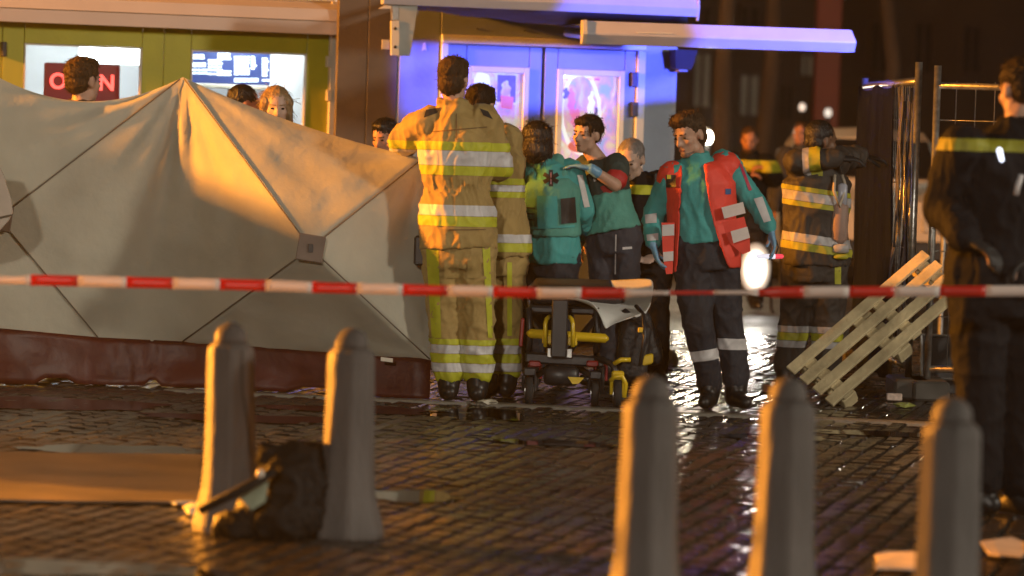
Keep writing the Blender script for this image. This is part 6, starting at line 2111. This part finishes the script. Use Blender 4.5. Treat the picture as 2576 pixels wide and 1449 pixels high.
P10.hair(HAIR_DB, 'short', .004)
P10.H.face(P10.root, HAIR_DB)
stripes(P10, j10, 2440, [(350, 380, M('hivis_shaded', (.26, .25, .015), rough=.6))], Y10)  # darker copy of the hi-vis yellow: the officer's shade put into the colour
mb = MB(); mb.limb(W(2514, 378, Y10 - .24), .012, W(2520, 402, Y10 - .24), .010); mb.build('body_lamp', M('body_lamp_glow', (1, 1, 1), emit=(.75, .82, 1.0), estr=2.2), P10.root, True)
mb = MB(); mb.tube([W(2570, 440, Y10 - .24), W(2560, 470, Y10 - .25), W(2556, 490, Y10 - .24)], .012, 8); mb.build('reflective_cord', M_REFL, P10.root, True)
mb = MB(); mb.bbox(W(2420, 600, Y10 - .2), (.03, 0, .005), (0, .02, 0), (0, 0, .012), .004); mb.build('belt_pouch', M_STEEL, P10.root)

# ------------------------------------------------------------------ unseen ambulance-shaped blocker added beyond the left edge; its body keeps the orange lamp off the lower left
M_BLOCKER = M('blocker_yellow', (0.62, 0.55, 0.04), rough=0.35, var=0.06, coat=0.4)
amb_blocker = thing('ambulance', 'added yellow ambulance shape, unseen at left, blocking the orange lamp', 'ambulance', (-5.5, 24.0, 0))
ax0, ax1 = -6.4, -4.6
mb = MB(); mb.bbox(((ax0 + ax1) / 2, 26.03, 1.27), ((ax1 - ax0) / 2, 0, 0), (0, .5, 0), (0, 0, .87), .08); mb.build('box_body', M_BLOCKER, amb_blocker)
sec = []
for (y, z0, z1) in ((21.1, .45, 1.15), (21.3, .4, 1.3), (21.6, .4, 1.5), (22.0, .4, 2.02), (22.2, .4, 2.10), (25.52, .4, 2.12)):
    sec.append([Vector((ax0 + .03, y, z0)), Vector((ax1 - .03, y, z0)), Vector((ax1 - .03, y, z1 - .1)), Vector((ax1 - .15, y, z1)), Vector((ax0 + .15, y, z1)), Vector((ax0 + .03, y, z1 - .1))])
mb = MB(); mb.rings(sec); mb.build('cab', M_BLOCKER, amb_blocker)
mb = MB(); mb.rings([[Vector((ax0 + .15, 21.57, 1.56)), Vector((ax1 - .15, 21.57, 1.56)), Vector((ax1 - .2, 21.86, 1.94)), Vector((ax0 + .2, 21.86, 1.94))], [Vector((ax0 + .15, 21.54, 1.58)), Vector((ax1 - .15, 21.54, 1.58)), Vector((ax1 - .2, 21.83, 1.96)), Vector((ax0 + .2, 21.83, 1.96))]]); mb.build('windscreen', M_CARG, amb_blocker)
for y in (21.9, 25.4):
    for x in (ax0 + .1, ax1 - .1):
        mb = MB(); mb.loft([(Vector((x - .11, y, .36)), Vector((0, .36, 0)), Vector((0, 0, .36))), (Vector((x + .11, y, .36)), Vector((0, .36, 0)), Vector((0, 0, .36)))], 22); mb.build('wheel', M_TYRE, amb_blocker)
for x in (ax0 + .3, ax1 - .3):
    mb = MB(); mb.bbox((x, 21.1, .85), (.16, 0, 0), (0, .03, 0), (0, 0, .09), .02); mb.build('headlight', M('headlight_glass', (.5, .5, .5), rough=.1), amb_blocker)
mb = MB(); mb.bbox((ax1 + .004, 24.0, 1.3), (.003, 0, 0), (0, .8, 0), (0, 0, .12), .001); mb.build('side_band', M('blocker_band_red', (.5, .05, .03), rough=.5), amb_blocker)

light('lamp_light', 'POINT', W(1779, 346, 44) + Vector((0, .3, .25)), 90, (1.0, .80, .52), farl, size=.1)

light('ceiling_light', 'POINT', KF.P(KF.hit(300, 150, -1)[0], 2.25, -0.9), 20, (.95, .97, 1.0), kroot, size=.25)
light('ceiling_light', 'POINT', KF.P(KF.hit(640, 150, -1)[0], 2.25, -0.9), 20, (.95, .97, 1.0), kroot, size=.25)

# flat board lying on the paving at left
M_PLY = M('plywood_wet', (0.085, 0.068, 0.05), rough=0.4, var=0.55, vscale=1.8, bump=0.1, bscale=25)
cs = [G(-260, 1140), G(506, 1150), G(498, 1271), G(-260, 1262)]
cc = sum(cs, Vector()) / 4
bdw = thing('wooden_board', 'wide flat board lying on the paving left of the bollards, lit orange', 'board', (cc.x, cc.y, 0))
rings_ = []
for zz, kk in ((.006, 1.0), (.014, .998)):
    rg_ = []
    for a_, b_ in zip(cs, cs[1:] + cs[:1]):
        for t_ in np.linspace(0, 1, 12, endpoint=False):
            p_ = lerp(a_, b_, t_); nn_ = noise.noise(p_ * 2.5) * .035
            rg_.append(cc + (p_ - cc) * (kk + nn_) * Vector((1, 1, 0)).length / math.sqrt(2) + Vector((0, 0, zz)))
    rings_.append(rg_)
mb = MB(); mb.rings(rings_); mb.build('panel', M_PLY, bdw)

light('lamp_light', 'SPOT', wp + Vector((0, -.08, 0)), 55, (1.0, .92, .8), wk, (0.6, 14, 0.3), .10, R(26), .6)
light('lamp_light', 'SPOT', W(1779, 346, 44) + Vector((0, -.12, 0)), 110, (1.0, .88, .68), farl, (0.4, 15, 0.2), .10, R(20), .6)

# ------------------------------------------------------------------ thin damp night air
hz = MB(); hz.abox((-155, -48, -1.0), (155, 405, 14.0))
hzo = hz.build('haze', None); tag(hzo, kind='stuff')
hm = bpy.data.materials.new('mist'); hm.use_nodes = True; nt = hm.node_tree
nt.nodes.remove(nt.nodes['Principled BSDF'])
pv = nt.nodes.new('ShaderNodeVolumePrincipled'); pv.inputs['Density'].default_value = 0.0007; pv.inputs['Anisotropy'].default_value = 0.7; pv.inputs['Color'].default_value = (.9, .9, .9, 1)
nt.links.new(pv.outputs[0], nt.nodes['Material Output'].inputs['Volume'])
hzo.data.materials.append(hm)
